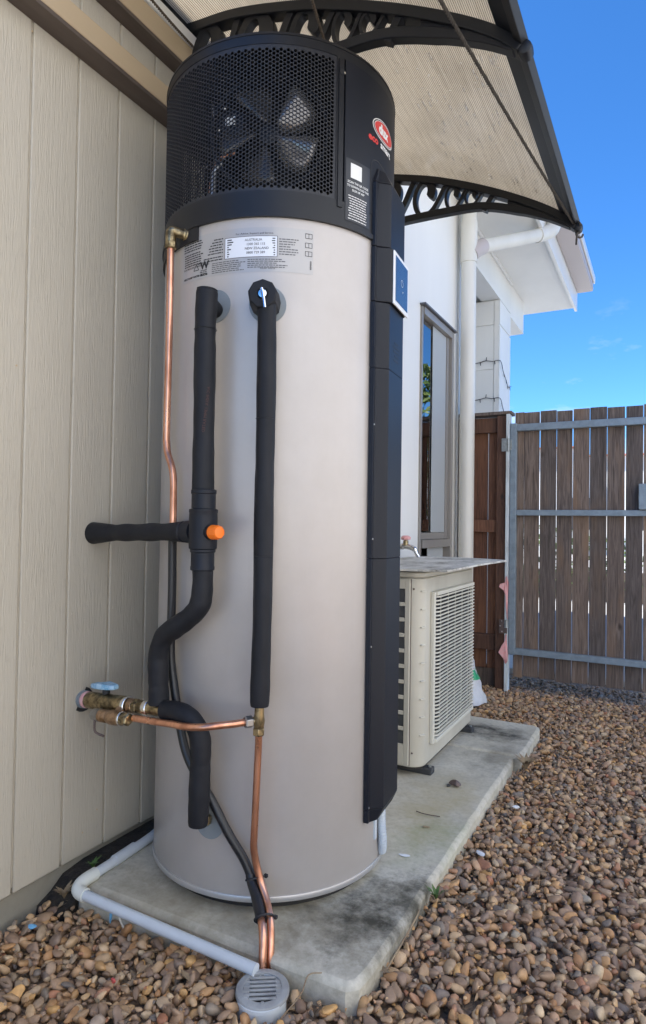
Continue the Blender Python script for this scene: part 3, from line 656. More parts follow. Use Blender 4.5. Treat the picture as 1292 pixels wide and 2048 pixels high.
g.f = [(i, i+1, n+i+1, n+i) for i in range(n-1)]
n1 = len(g.v)
for yy in ysh: g.v += [(x, yy, z) for x, z in upper]
g.f += [(n1+i+1, n1+i, n1+n+i, n1+n+i+1) for i in range(n-1)]
for i0, i1 in ((0, n1), (n, n1+n)): g.f += [(i0+i, i0+i+1, i1+i+1, i1+i) for i in range(n-1)]
g.f += [(0, n, n1+n, n1), (n-1, 2*n-1, n1+2*n-1, n1+n-1)]
sheet = obj('sheet', g, M['sheet'], aw, 0, 0, True)
sheet.data.materials.append(M['sheetrib'])
sheet.data.polygons.foreach_set('material_index', [1 if (i < 2*nf and i % 2) else 0 for i in range(len(sheet.data.polygons))])
g = G()
for _ in range(330):
    s = L_[-1]*(.55+.36*random.random()); x, z, nx_, nz_ = at_len(s); yy = random.uniform(1.72, 2.62); l = random.uniform(.002, .0042)
    st = random.choice((1, 1, 1.3, 2, 7)); 
    vs = []; fs = []; ns = 8
    for ring, (rr, hh) in enumerate(((1, 0), (.8, .45), (.35, .62))):
        for j in range(ns):
            a = 2*math.pi*j/ns; tx, tz = nz_, -nx_
            px = x+tx*math.cos(a)*l*rr-nx_*(hh*l-.0015); pz = z+tz*math.cos(a)*l*rr-nz_*(hh*l-.0015)
            vs.append((px, yy+math.sin(a)*l*rr*st, pz))
    for ring in range(2):
        for j in range(ns): fs.append((ring*ns+j, ring*ns+(j+1) % ns, (ring+1)*ns+(j+1) % ns, (ring+1)*ns+j))
    fs.append(tuple(2*ns+j for j in range(ns))); g.add(vs, fs)
dr = obj('water_drops', g, M['drop'], sheet); dr['kind'] = 'stuff'
und = [(-1.425,2.262),(-1.30,2.283),(-1.18,2.293),(-1.062,2.299),(-.96,2.299),(-.871,2.297),(-.737,2.291),(-.639,2.269),(-.519,2.223),(-.419,2.176),(-.34,2.128)]
def bracket(y0):
    y1 = y0+.034; b = obj('bracket', G().ribbon(cat2([(x, z-.016) for x, z in top], 4), .030, y0-.006, y1+.006), M['plastic'], aw, 30, .002)
    obj('lower_arm', G().ribbon(cat2([(x, z+.013) for x, z in und], 4), [.030]*32+[.026]*9, y0, y1), M['plastic'], b, 30, .003)
    obj('wall_plate', G().box(-1.4285, -1.402, y0-.01, y1+.01, 2.245, 2.575), M['plastic'], b, 0, .003)
    g = G()
    # hooked scrolls between the arms, shrinking outwards
    tp_ = lambda x: float(np.interp(x, [p[0] for p in top], [p[1] for p in top]))-.029
    bt_ = lambda x: float(np.interp(x, [p[0] for p in und], [p[1] for p in und]))+.026
    for xl, xr in ((-1.375, -1.215), (-1.195, -1.02), (-.998, -.871), (-.856, -.777), (-.769, -.706)):
        w_ = xr-xl; Q = lambda s, h: (xl+w_*s, bt_(xl+w_*s)+(tp_(xl+w_*s)-bt_(xl+w_*s))*h)
        P_ = cat2([Q(.20,-.08), Q(.04,.14), Q(-.02,.45), Q(.08,.78), Q(.28,1.0), Q(.48,.98), Q(.59,.80), Q(.57,.58), Q(.52,.50)], 5)
        n_ = len(P_); g.ribbon(P_, [w_*(.15 if i < n_*.6 else .15+.16*math.sin(math.pi*(i-n_*.6)/(n_*.42))) for i in range(n_)], y0+.003, y1-.003)
        P_ = cat2([Q(.10,.0), Q(.34,-.10), Q(.62,.04), Q(.84,.40), Q(1.0,.80), Q(1.12,1.08)], 5)
        g.ribbon(P_, [w_*.13+.002]*len(P_), y0+.004, y1-.004)
    g.ribbon(cat2([(-.69, 2.275), (-.668, 2.312), (-.640, 2.352)], 4), .022, y0+.003, y1-.003)
    g.prism([(-.592, 2.262), (-.592, 2.312), (-.34, 2.155), (-.34, 2.135)], lambda a, b_, c: (a, c, b_), y0+.005, y1-.005)
    obj('scrollwork', g, M['plastic'], b, 35)
    obj('end_knob', G().lathe((-.318, y0-.004, 2.130), (0,1,0), [(.010, 0), (.017, .004), (.019, .02), (.017, .040), (.010, .044)], 16), M['plastic'], b)
bracket(1.613); bracket(2.683)
obj('front_rail', G().ribbon([(-.336,2.160), (-.316,2.142)], .022, 1.02, 2.735), M['plastic'], aw, 0, .002)
obj('edge_trim', G().ribbon([(-.386,2.2045), (-.332,2.158)], .004, 1.02, 2.735), M['plastic2'], aw, 0)
obj('rear_rail', G().box(-1.4285, -1.398, 1.02, 2.735, 2.533, 2.596), M['plastic'], aw, 0, .003)
obj('far_edge_cap', G().ribbon([(x, z+.004) for x, z in prof[::4]], .014, 2.7355, 2.745), M['plastic'], aw, 30)
def rope(name, P, r, mt, lab, tw=3, knot=None):
    P = [Vector(p) for p in P]; n = 90; t = thing(name, lab, 'rope', P[-1]); path = []
    A = P[0]; B = P[-1]
    for i in range(n+1):
        s = i/n; p = A.lerp(B, s); p.z -= .012*math.sin(math.pi*s)*(1 if len(P) == 2 else 0); path.append(p)
    dirn = (B-A).normalized(); N1 = dirn.orthogonal().normalized(); N2 = dirn.cross(N1); Ln = (B-A).length
    for k in range(tw):
        pth = []; m_ = int(Ln/.006)
        for i in range(m_+1):
            s = i/m_; p = A.lerp(B, s); p.z -= .012*math.sin(math.pi*s); a = s*Ln/.030*2*math.pi + k*2*math.pi/tw
            pth.append(p+(N1*math.cos(a)+N2*math.sin(a))*r*.55)
        obj('strand', G().tube(pth, r*.6, 6), mt, t)
    if knot:
        obj('knot', G().tube(cat([Vector(knot)+Vector((.012*math.cos(a), -.026+.006*k, .016*math.sin(a))) for k, a in enumerate(np.linspace(0, 12.5, 16))], 3), .0042, 6), mt, t)
        obj('tail', G().tube(cat([Vector(knot)+Vector((0,0,-.01)), Vector(knot)+Vector((-.004,-.004,-.04)), Vector(knot)+Vector((-.006,0,-.065))], 4), .004, 6), mt, t)
    return t
rope('rope', [(-.505, .98, 2.150), (-.333, 2.682, 2.142)], .0046, M['rope'], 'twisted grey rope stretched under the awning to its far outer corner', 3, (-.318, 2.70, 2.128))
rope('rope', [(-.640, 1.02, 2.105), (-.880, 1.612, 2.330)], .0036, M['ropebrown'], 'thin brown rope tied to the near bracket behind the heater top', 2)
rope('rope', [(-1.10, .95, 2.23), (-1.372, 1.611, 2.490)], .0040, M['ropebrown'], 'brown rope running beside the cream trim to the near bracket', 2)

# ================================================================== water heater
TC = (-1.015, 1.599); TR = .33
wh = thing('water_heater', 'tall cylindrical heat pump water heater with black fan head', 'water heater', (TC[0], TC[1], 0))
def pol(a, r=TR, z=0): return Vector((TC[0]+r*math.cos(R(a)), TC[1]+r*math.sin(R(a)), z))
obj('body', G().lathe((TC[0],TC[1],0), (0,0,1), [(.300,.0405),(.3275,.0405),(.3285,.0425),(.3285,1.70),(.20,1.70)], 128), M['tank'], wh, 50)
obj('base_rim', G().lathe((TC[0],TC[1],0), (0,0,1), [(.31,.027),(.3305,.027),(.3315,.029),(.3315,.039),(.3305,.041),(.31,.041)], 128), M['rim'], wh, 40)
obj('base_foot', G().lathe((TC[0],TC[1],0), (0,0,1), [(.30,.0),(.30,.028)], 64), M['acdark'], wh)
# --- fan head
HR = .333; hd = obj('fan_head', G().shell(TC, HR-.006, HR, 0, 360, 1.688, 1.752, 160).shell(TC, HR-.006, HR, 0, 360, 2.116, 2.138, 160)
    .shell(TC, HR-.006, HR, -33.5, -30.0, 1.7515, 2.1165, 4).shell(TC, HR-.006, HR, 150, 172, 1.7515, 2.1165, 12)
    .shell(TC, HR-.0025, HR+.0018, -205, -96.2, 1.652, 1.692, 60).shell(TC, HR-.004, HR+.004, 0, 360, 1.686, 1.699, 160), M['plastic'], wh, 40)
obj('top_cover', G().lathe((TC[0],TC[1],0), (0,0,1), [(HR-.001,2.138),(HR+.0015,2.139),(HR,2.146),(HR-.008,2.152),(.29,2.156),(.27,2.17),(.0,2.172)], 96, False), M['plastic'], hd, 40)
door = obj('door_panel', G().shell(TC, HR-.006, HR+.0005, -29.1, 150, 1.753, 2.1155, 110), M['plastic2'], hd, 40)
obj('door_lip', G().shell(TC, HR, HR+.003, -32.6, -30.2, 1.735, 2.112, 4), M['plastic'], hd, 40)
p = pol(-31.2, HR+.003, 2.078); nrm = pol(-31.2, 1)-pol(-31.2, 0)
obj('door_screw', G().lathe(p, nrm, [(.0075, 0), (.0075, .0015), (.004, .0018)], 14), M['ink'], hd)
obj('door_screw', G().lathe(p+Vector((.004,.002,-.004))+nrm*.001, nrm, [(.0035, 0), (.003, .003)], 10), M['silver'], hd)
obj('inner_chamber', G().lathe((TC[0],TC[1],0), (0,0,1), [(.01,1.705),(.318,1.705),(.322,1.712)], 64, False).shell(TC, .10, .105, 0, 360, 1.706, 2.13, 40).shell(TC, .30, .304, -20, 175, 1.706, 2.13, 60), M['plastic'], hd, 40)
# honeycomb grille: cells with holes, solid cells round the rim
pitch = .0103; hexr = pitch/math.sqrt(3); g = G(); hole = .80
ca = -118.0; s_lo, s_hi = R(-212-ca)*HR, R(-31.6-ca)*HR; z_lo, z_hi = 1.742, 2.126
cols = int((s_hi-s_lo)/(hexr*1.5)); rows = int((z_hi-z_lo)/pitch)
def wrap(s, z, r): a = R(ca)+s/HR; return (TC[0]+r*math.cos(a), TC[1]+r*math.sin(a), z)
for ci in range(cols+1):
    s = s_lo+ci*hexr*1.5
    for ri in range(rows+1):
        z = z_lo+ri*pitch+(pitch/2 if ci % 2 else 0)
        solid = not (s < R(-34.4-ca)*HR and 1.760 < z < 2.106)
        H = [(math.cos(R(60*k))*hexr, math.sin(R(60*k))*hexr) for k in range(6)]
        o_ = [wrap(s+a, z+b_, HR-.0015) for a, b_ in H]
        if solid: g.add(o_, [(0,1,2,3,4,5)]); continue
        i1 = [wrap(s+a*hole, z+b_*hole, HR-.0012) for a, b_ in H]; i2 = [wrap(s+a*hole, z+b_*hole, HR-.0042) for a, b_ in H]
        g.add(o_+i1+i2, [(k, (k+1) % 6, 6+(k+1) % 6, 6+k) for k in range(6)]+[(6+k, 6+(k+1) % 6, 12+(k+1) % 6, 12+k) for k in range(6)])
obj('honeycomb_grille', g, M['grille'], hd, 0, 0, False)
# fan behind the grille
fc = pol(-66, .215, 1.955); fn = (pol(-66, 1)-pol(-66, 0)).normalized(); ft = Vector((-fn.y, fn.x, 0))
fan = obj('fan', G().lathe(fc-fn*.03, fn, [(.030, 0), (.032, .03), (.026, .045), (.012, .05)], 24), M['plastic2'], hd)
for k in range(5):
    a0 = R(28+72*k); g = G(); vs = []; nu, nv = 7, 5
    for i in range(nu):
        rr = .03+(.135-.03)*i/(nu-1); wid = .30+.42*math.sin(math.pi*(.18+.62*i/(nu-1)))
        for j in range(nv):
            t = (j/(nv-1)-.5)*wid*1.25+.25*i/(nu-1); a = a0+t; dep = .030*(j/(nv-1)-.5)+.006*math.sin(math.pi*j/(nv-1))
            vs.append(fc+ft*(math.cos(a)*rr)+Vector((0,0,1))*(math.sin(a)*rr)+fn*(dep+.01))
    g.add(vs, [(i*nv+j, i*nv+j+1, (i+1)*nv+j+1, (i+1)*nv+j) for i in range(nu-1) for j in range(nv-1)])
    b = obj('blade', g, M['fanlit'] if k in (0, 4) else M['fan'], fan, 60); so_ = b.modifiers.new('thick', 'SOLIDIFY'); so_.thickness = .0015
obj('shroud', G().lathe(fc-fn*.012, fn, [(.150, 0), (.156, 0), (.156, .03), (.150, .03), (.150, 0)], 56, False), M['plastic2'], fan)
mc = pol(-92, .235, 1.985); mn = (pol(-80, 1)-pol(-80, 0)).normalized()
mo = obj('motor_cap', G().lathe(mc, mn, [(.042, -.05), (.045, 0), (.040, .012), (.030, .015)], 28), M['plastic2'], hd)
obj('motor_label', G().obox(mc+mn*.017+Vector((.004,0,.006)), (.028, .002, .022), mn.to_track_quat('Y', 'Z').to_matrix()), M['white_print'], mo, 0)
obj('refrigerant_tube', G().tube(cat([pol(-101, .262, 1.71), pol(-101, .262, 1.80), pol(-100, .262, 1.86), pol(-96, .255, 1.885)], 5), .0085, 10), M['steel'], hd)
obj('refrigerant_tube', G().tube(cat([pol(-108, .25, 1.71), pol(-106, .25, 1.85), pol(-99, .25, 1.90), pol(-88, .24, 1.91)], 5), .005, 8), M['copper'], hd)
obj('bracket_wire', G().tube([pol(-101, .27, 2.05), pol(-99, .27, 1.995)], .0022, 6).tube([pol(-112, .28, 1.875), pol(-97, .27, 1.885)], .0018, 6), M['steel'], hd)
for a, z in ((-93, 2.022), (-85, 1.985), (-92, 1.885), (-97, 1.97)): obj('bolt', G().lathe(pol(a, .262, z), pol(a, 1)-pol(a, 0), [(.005, 0), (.004, .004)], 8), M['silver'], hd)
# --- side service duct with control panel
DA = 5.0; dn = Vector((math.cos(R(DA)), math.sin(R(DA)), 0)); dt = Vector((-dn.y, dn.x, 0)); DO = Vector((TC[0], TC[1], 0))
def dl(d_, s, z): q = DO+dn*(TR+d_)+dt*s; return Vector((q.x, q.y, z))
def duct(z0, z1, dd, chamf=0):
    poly = [(-.0120,-.094),(.0005,-.094),(.0010,-.084),(dd-.006,-.066),(dd,-.058),(dd,.068),(dd-.006,.076),(.0010,.094),(.0005,.104),(-.012,.104)]
    n = len(poly); g = G(); vs = [dl(a, b_, z0) for a, b_ in poly]+[dl(a, b_, z1) for a, b_ in poly]
    return g.add(vs, [tuple(range(n-1, -1, -1)), tuple(range(n, 2*n))]+[(i, (i+1) % n, n+(i+1) % n, n+i) for i in range(n)])
dc = obj('side_duct', duct(.200, .8480, .030), M['plastic2'], wh, 25, .0007)
obj('duct_section', duct(.8490, 1.3490, .0301), M['plastic2'], dc, 25, .0007)
obj('duct_section', duct(1.350, 1.524, .030), M['plastic2'], dc, 25, .0007)
obj('duct_section', duct(1.672, 1.842, .031), M['plastic2'], dc, 25, .002)
obj('panel_housing', duct(1.5255, 1.6705, .036), M['plastic2'], dc, 25, .002)
n_ = 10; poly = [(-.0120,-.094),(.0005,-.094),(.0010,-.084),(.024,-.066),(.030,-.058),(.030,.068),(.024,.076),(.0010,.094),(.0005,.104),(-.012,.104)]
g = G(); vs = [dl(a, b_, .1985) for a, b_ in poly]+[dl(min(a, .0012)+max(a, 0)*.45, b_, .166) for a, b_ in poly]
g.add(vs, [tuple(range(9, -1, -1)), tuple(range(10, 20))]+[(i, (i+1) % 10, 10+(i+1) % 10, 10+i) for i in range(10)]); obj('duct_foot', g, M['plastic2'], dc, 25, .001)
g = G(); vs = [dl(a, b_, 1.8435) for a, b_ in poly]+[dl(a*.3, b_*.80, 1.885) for a, b_ in poly]
g.add(vs, [tuple(range(9, -1, -1)), tuple(range(10, 20))]+[(i, (i+1) % 10, 10+(i+1) % 10, 10+i) for i in range(10)]); obj('duct_cap', g, M['plastic2'], dc, 25, .002)
arch = [(-.105, 1.80), (-.104, 1.875), (-.095, 1.898), (-.075, 1.905), (-.05, 1.900), (-.01, 1.893)]
obj('duct_recess', G().tube([DO+dn*0+Vector((HR*math.cos(R(DA)+s/HR), HR*math.sin(R(DA)+s/HR), z)) for s, z in cat2(arch, 4)], .0016, 6), M['ink'], dc)
for zz in (1.70, 1.40, 1.20, .90, .62, .205): obj('duct_screw', G().lathe(dl(.0006, -.089, zz), dn-dt*.4, [(.0030, 0), (.002, .0018)], 10), M['steel'] if zz < 1.3 else M['ink'], dc)
def dbox(d0, d1, s0, s1, z0, z1): return G().add([dl(a, b_, c) for c in (z0, z1) for a, b_ in ((d0,s0),(d1,s0),(d1,s1),(d0,s1))], [(0,3,2,1),(4,5,6,7),(0,1,5,4),(1,2,6,5),(2,3,7,6),(3,0,4,7)])
cp = obj('control_panel', dbox(.0365, .0415, -.058, .078, 1.524, 1.668), M['screenframe'], wh, 0, .0025)
obj('screen', dbox(.0417, .0424, -.047, .067, 1.536, 1.657), M['screen'], cp, 0, .0002)
obj('screen_icon', G().lathe(dl(.0425, .012, 1.60), dn, [(.009, 0), (.0098, 0), (.0098, .0001), (.009, .0001)], 20, False), M['white_print'], cp)
obj('screen_icon', G().lathe(dl(.0425, .020, 1.578), dn, [(.0022, 0), (.002, .0002)], 10), M['white_print'], cp)
g = G()
for k, (s0, s1) in enumerate(((-.015,.02), (-.025,.04), (-.02,.035), (-.012,.03), (-.02,.025))):
    g.add(dbox(.0303, .0306, s0, s1, 1.43-.012*k, 1.434-.012*k).v, [(0,3,2,1),(4,5,6,7),(0,1,5,4),(1,2,6,5),(2,3,7,6),(3,0,4,7)])
obj('warning_text', g, M['ink'], dc, 0)
# flexible conduit under the duct
cd = obj('conduit', G().tube(cat([dl(.008,-.005,.20), dl(.009,-.005,.13), dl(.011,.0,.085), dl(.006,.012,.050), dl(-.02,.03,.045)], 6), .0092, 14), M['pvc'], wh)
P_ = cat([dl(.008,-.005,.17), dl(.009,-.005,.13), dl(.011,.0,.085), dl(.006,.012,.050)], 6)
for p0, p1 in zip(P_, P_[1:]): obj('conduit_ring', G().tube([p0.lerp(p1, .2), p0.lerp(p1, .65)], .0118, 14), M['pvc'], cd, 0)
obj('conduit_saddle', G().add(dbox(-.006, .002, -.036, -.022, .10, .185).v, [(0,3,2,1),(4,5,6,7),(0,1,5,4),(1,2,6,5),(2,3,7,6),(3,0,4,7)]), M['pvc'], cd, 0, .001)
# --- print wrapped round the tank
def textmesh(body, size, bold=0, align='LEFT', sx=1, shear=0):
    cu = bpy.data.curves.new('t', 'FONT'); cu.body = body; cu.size = size; cu.offset = bold; cu.align_x = align; cu.resolution_u = 2; cu.shear = shear
    to = bpy.data.objects.new('t', cu); col.objects.link(to); dg = bpy.context.evaluated_depsgraph_get(); dg.update()
    me = bpy.data.meshes.new_from_object(to.evaluated_get(dg)); bpy.data.objects.remove(to)
    bm = bmesh.new(); bm.from_mesh(me); bmesh.ops.triangulate(bm, faces=bm.faces); 
    v = [(q.co.x*sx, q.co.y) for q in bm.verts]; f = [tuple(q.index for q in fc_.verts) for fc_ in bm.faces]; bm.free(); bpy.data.meshes.remove(me)
    return v, f
def cylv(a0, z0, x, y, r): a = R(a0)+x/r; return (TC[0]+r*math.cos(a), TC[1]+r*math.sin(a), z0+y)
def ctext(name, body, a0, z0, size, mt, parent, r=TR, **k):
    v, f = textmesh(body, size, **k); return obj(name, G().add([cylv(a0, z0, x, y, r) for x, y in v], f), mt, parent, 0, 0, False)
def cquad(g, a0, z0, x0, x1, y0, y1, r, n=1):
    vs = []
    for i in range(n+1):
        x = x0+(x1-x0)*i/n; vs += [cylv(a0, z0, x, y0, r), cylv(a0, z0, x, y1, r)]
    return g.add(vs, [(2*i, 2*i+2, 2*i+3, 2*i+1) for i in range(n)])
def lines(g, a0, z0, width, nrow, dz, hh, r, align=0, ragged=.15):
    for k in range(nrow):
        wd = width*(1-random.random()*ragged); x = (width-wd)*align
        end = x+wd
        while x < end-.002:
            l = random.uniform(.004, .012); cquad(g, a0, z0, x, min(x+l, end), -k*dz, -k*dz+hh, r, 2); x += l+.0016
BR = .3285
lb = obj('rating_label', cquad(G(), -107, 0, 0, R(64)*BR, 1.552, 1.662, BR+.0006, 40), M['labelfilm'], wh, 30, 0, False)
g = G(); lines(g, -106, 1.648, .075, 4, .0062, .0030, BR+.0012); lines(g, -105.5, 1.620, .070, 6, .0058, .0028, BR+.0012); obj('small_print', g, M['ink'], lb, 0, 0, False)
g = G(); lines(g, -92.5, 1.640, .055, 6, .0068, .0026, BR+.0012, 1, .6); lines(g, -97, 1.596, .080, 2, .0066, .0026, BR+.0012, 1, .3); obj('small_print', g, M['ink'], lb, 0, 0, False)
pw = obj('phone_panel', cquad(G(), -81.9, 0, 0, R(23.1)*BR, 1.589, 1.640, BR+.0010, 20), M['labelw'], lb, 30, 0, False)
g = G()
for (x0, x1, y0, y1) in ((-.001, .1334, 1.6395, 1.6405), (-.001, .1334, 1.5885, 1.5895), (-.001, .0, 1.5885, 1.6405), (.1325, .1335, 1.5885, 1.6405)): cquad(g, -81.9, 0, x0, x1, y0, y1, BR+.0014, 20)
obj('panel_border', g, M['ink'], lb, 0, 0, False)
for k, (s, x) in enumerate((('AUSTRALIA', .052), ('1300 365 115', .056), ('NEW ZEALAND', .052), ('0800 729 389', .056))):
    ctext('phone_text', s, -81.9+math.degrees(x/BR), 1.6285-.0105*k, .0085, M['greyink'], lb, BR+.0014, bold=.0001)
for k, s in enumerate((.012, .016, .012, .004, .010, .004, .006, .004)):
    g = G(); cquad(g, -81.9, 1.633-.0058*k, .006, .006+s, 0, .0028, BR+.0014, 2); cquad(g, -81.9, 1.633-.0058*k, .126-s*.4, .128, 0, .0024, BR+.0014, 1); obj('small_print', g, M['ink'], lb, 0, 0, False)
ctext('heading_text', 'For Advice, Support and Service.', -77, 1.6455, .0060, M['ink'], lb, BR+.0012, sx=1.2)
ctext('maker_text', 'DUX MANUFACTURING LIMITED', -106, 1.5835, .0062, M['ink'], lb, BR+.0012, bold=.0001)
ctext('type_text', 'HEAT PUMP WATER HEATER', -106, 1.5585, .0068, M['ink'], lb, BR+.0012, bold=.0003)
ctext('valve_text', 'RELIEF VALVE', -66, 1.5585, .0062, M['greyink'], lb, BR+.0012, bold=.0001)
ctext('watermark_emblem', 'W', -95.0, 1.5755, .026, M['ink'], lb, BR+.0012, bold=.0012)
g = G(); lines(g, -95.3, 1.5705, .026, 4, .0042, .0020, BR+.0012, .5, .3); obj('small_print', g, M['ink'], lb, 0, 0, False)
g = G()
tri = [(-.009, -.006), (.009, -.006), (0, .009)]
for (ax, ay), (bx, by) in zip(tri, tri[1:]+tri[:1]):
    l = math.hypot(bx-ax, by-ay); nx_, ny_ = -(by-ay)/l*.0009, (bx-ax)/l*.0009
    g.add([cylv(-97.5, 1.582, x, y, BR+.0013) for x, y in ((ax-nx_, ay-ny_), (bx-nx_, by-ny_), (bx+nx_, by+ny_), (ax+nx_, ay+ny_))], [(0,1,2,3)])
obj('compliance_mark', g, M['ink'], lb, 0, 0, False)
g = G(); lines(g, -88.5, 1.5815, .098, 6, .0048, .0021, BR+.0012, 0, .25); lines(g, -71.5, 1.5815, .10, 5, .0048, .0021, BR+.0012, 0, .25); obj('small_print', g, M['greyink'], lb, 0, 0, False)
g = G(); lines(g, -58.0, 1.632, .052, 7, .0062, .0024, BR+.0012, 0, .45); obj('small_print', g, M['greyink'], lb, 0, 0, False)
def icon(z):
    g = G()
    for (x0, x1, y0, y1) in ((0,.018,0,.0011),(0,.018,.0115,.0126),(0,.0011,0,.0126),(.0169,.018,0,.0126),(.0085,.0095,0,.0126)): cquad(g, -46.8, z, x0, x1, y0, y1, BR+.0013, 2)
    obj('manual_icon', g, M['ink'], lb, 0, 0, False)
for z in (1.640, 1.617, 1.596): icon(z)
g = G()
for k in range(9): cquad(g, -44.6, 1.564+.0024*k, 0, .004, 0, .0013, BR+.0013, 1)
obj('barcode', g, M['ink'], lb, 0, 0, False)
# oval badge and lettering on the door panel
def oval(mt, rx, rz, r, a0, z0, name, parent, inner=0):
    g = G(); n, k = 48, 6; vs = []
    for j in range(k+1):
        t = inner+(1-inner)*j/k
        for i in range(n): vs.append(cylv(a0, z0, rx*t*math.cos(2*math.pi*i/n), rz*t*math.sin(2*math.pi*i/n), r))
    g.add(vs, [(j*n+i, j*n+(i+1) % n, (j+1)*n+(i+1) % n, (j+1)*n+i) for j in range(k) for i in range(n)])
    return obj(name, g, mt, parent, 0, 0, False)
badge = oval(M['white_print'], .062, .029, HR+.0010, -1.5, 1.997, 'oval_badge', wh)
oval(M['sticker'], .0592, .0265, HR+.0014, -1.5, 1.997, 'badge_ring', badge); oval(M['white_print'], .0560, .0242, HR+.0018, -1.4, 1.9965, 'badge_ring', badge); oval(M['red_print'], .0540, .0226, HR+.0022, -1.4, 1.9965, 'badge_field', badge)
ctext('badge_text', 'dux', -7.4, 1.985, .036, M['white_print'], badge, HR+.0028, bold=.0020, sx=.98)
ctext('eco_text', 'eco', -15.0, 1.949, .026, M['red_print'], badge, HR+.0012, bold=.0012, sx=1.15)
ctext('smart_text', 'smart', -5.4, 1.949, .026, M['white_print'], badge, HR+.0012, bold=.0008, sx=1.1)
# app sticker (its code square left blank)
st = obj('app_sticker', cquad(G(), -28.4, 0, 0, R(14.6)*HR, 1.708, 1.868, HR+.0011, 14), M['sticker'], wh, 30, 0, False)
obj('blank_square', cquad(G(), -25.8, 0, 0, .038, 1.820, 1.858, HR+.0016, 6), M['white_print'], st, 0, 0, False)
for k, s in enumerate(('SCAN THE QR CODE', 'TO DOWNLOAD THE', 'DUX HP APP')):
    ctext('sticker_text', s, -21.2, 1.806-.0098*k, .0078, M['white_print'], st, HR+.0016, bold=.00016, align='CENTER', sx=.98)
g = G(); lines(g, -27.2, 1.772, .068, 9, .0064, .0022, HR+.0016, .5, .2); lines(g, -27.0, 1.7135, .066, 1, .006, .002, HR+.0016); obj('small_print', g, M['white_print'], st, 0, 0, False)

# ================================================================== plumbing
def disc(name, a, z, rad, parent, mt):        # flange plate bent to the tank
    g = G(); n, k = 32, 4; vs = []
    for j in range(k+1):
        for i in range(n): vs.append(cylv(a, z, rad*j/k*math.cos(2*math.pi*i/n), rad*j/k*math.sin(2*math.pi*i/n), BR+.0025))
    for i in range(n): vs.append(cylv(a, z, rad*math.cos(2*math.pi*i/n), rad*math.sin(2*math.pi*i/n), BR-.001))
    g.add(vs, [(j*n+i, j*n+(i+1) % n, (j+1)*n+(i+1) % n, (j+1)*n+i) for j in range(k+1) for i in range(n)])
    return obj(name, g, mt, parent, 30, 0, False)
def foam(name, pts, r, parent, k=7, wob=.04, n=22, ends=True):
    P = cat(pts, k); rs = [r*(1+wob*math.sin(i*.37+r*900)+wob*.5*math.sin(i*1.13)) for i in range(len(P))]
    if ends: rs[0] *= .9; rs[-1] *= .93
    return obj(name, G().tube(P, rs, n), M['foam'], parent, 50)
# upper left pipe
t = thing('insulated_pipe', 'black foam pipe from the upper left tank port down to the mixing valve', 'pipe', (-.97, 1.207, .99))
disc('flange', -86.0, 1.474, .041, t, M['flange'])
foam('port_elbow', [(-.992,1.275,1.462),(-.982,1.245,1.464),(-.971,1.215,1.462)], .0190, t, 4, .01)
f1 = foam('insulation', [(-.969,1.207,1.493),(-.970,1.207,1.478),(-.972,1.206,1.407),(-.972,1.206,1.347),(-.971,1.206,1.227),(-.971,1.206,1.108),(-.970,1.207,.985)], .0255, t, 8, .03)
obj('foam_joint', G().lathe((-.972,1.206,1.395), (0,0,1), [(.0262,-.0006),(.0272,0),(.0262,.0006)], 22, False), M['ink'], f1)
vl, fl = textmesh('A/C INSUL 13MM RATED', .0095, 0)
gg = G(); 
for x, y in vl:
    zz = 1.255-x*1.05; a = R(-22)-x*4.2 - y/.0265; gg.v.append((-.9715+.0272*math.cos(a), 1.2062+.0272*math.sin(a), zz))
gg.f = fl; obj('faint_red_print', gg, mat('faded_red_print', (.075,.030,.026), .7), f1, 0, 0, False)
# mixing valve
t = thing('mixing_valve', 'black tempering valve with bright orange cap', 'valve', (-.968, 1.207, .917))
obj('valve_body', G().lathe((-.968,1.207,.917), (0,0,1), [(.026,-.094),(.0285,-.092),(.0285,-.085),(.0275,-.083),(.0275,-.052),(.030,-.050),(.030,-.044),(.033,-.042),(.0335,-.030),(.0335,.030),(.033,.042),(.034,.044),(.034,.050),(.0285,.052),(.0285,.086),(.030,.088),(.030,.096),(.026,.098)], 36), M['plastic2'], t, 35)
ax = Vector((.955,-.297,0)).normalized(); oc = Vector((-.968,1.207,.914))
obj('cap_seat', G().lathe(oc+ax*.022, ax, [(.019,0),(.019,.016)], 24), M['plastic2'], t)
cap = obj('orange_cap', G().lathe(oc+ax*.037, ax, [(.0155,0),(.0172,.002),(.0172,.006),(.0155,.009),(.0155,.026),(.013,.030),(.006,.031)], 24), M['orange'], t, 45)
for k in range(10):
    a = 2*math.pi*k/10; N1 = Vector((0,0,1)); N2 = ax.cross(N1); obj('grip_rib', G().tube([oc+ax*.047+(N1*math.cos(a)+N2*math.sin(a))*.0155, oc+ax*.063+(N1*math.cos(a)+N2*math.sin(a))*.0155], .0012, 6), M['orange'], cap)
arm = Vector((-1.43+.968, 1.296-1.207, .902-.915)); u0 = arm.normalized(); o0 = Vector((-.968,1.207,.915))
obj('side_collar', G().lathe(o0+u0*.028, u0, [(.022,0),(.027,.001),(.027,.030),(.0235,.032),(.0235,.038),(.026,.040),(.026,.046),(.022,.048)], 28), M['plastic2'], t)
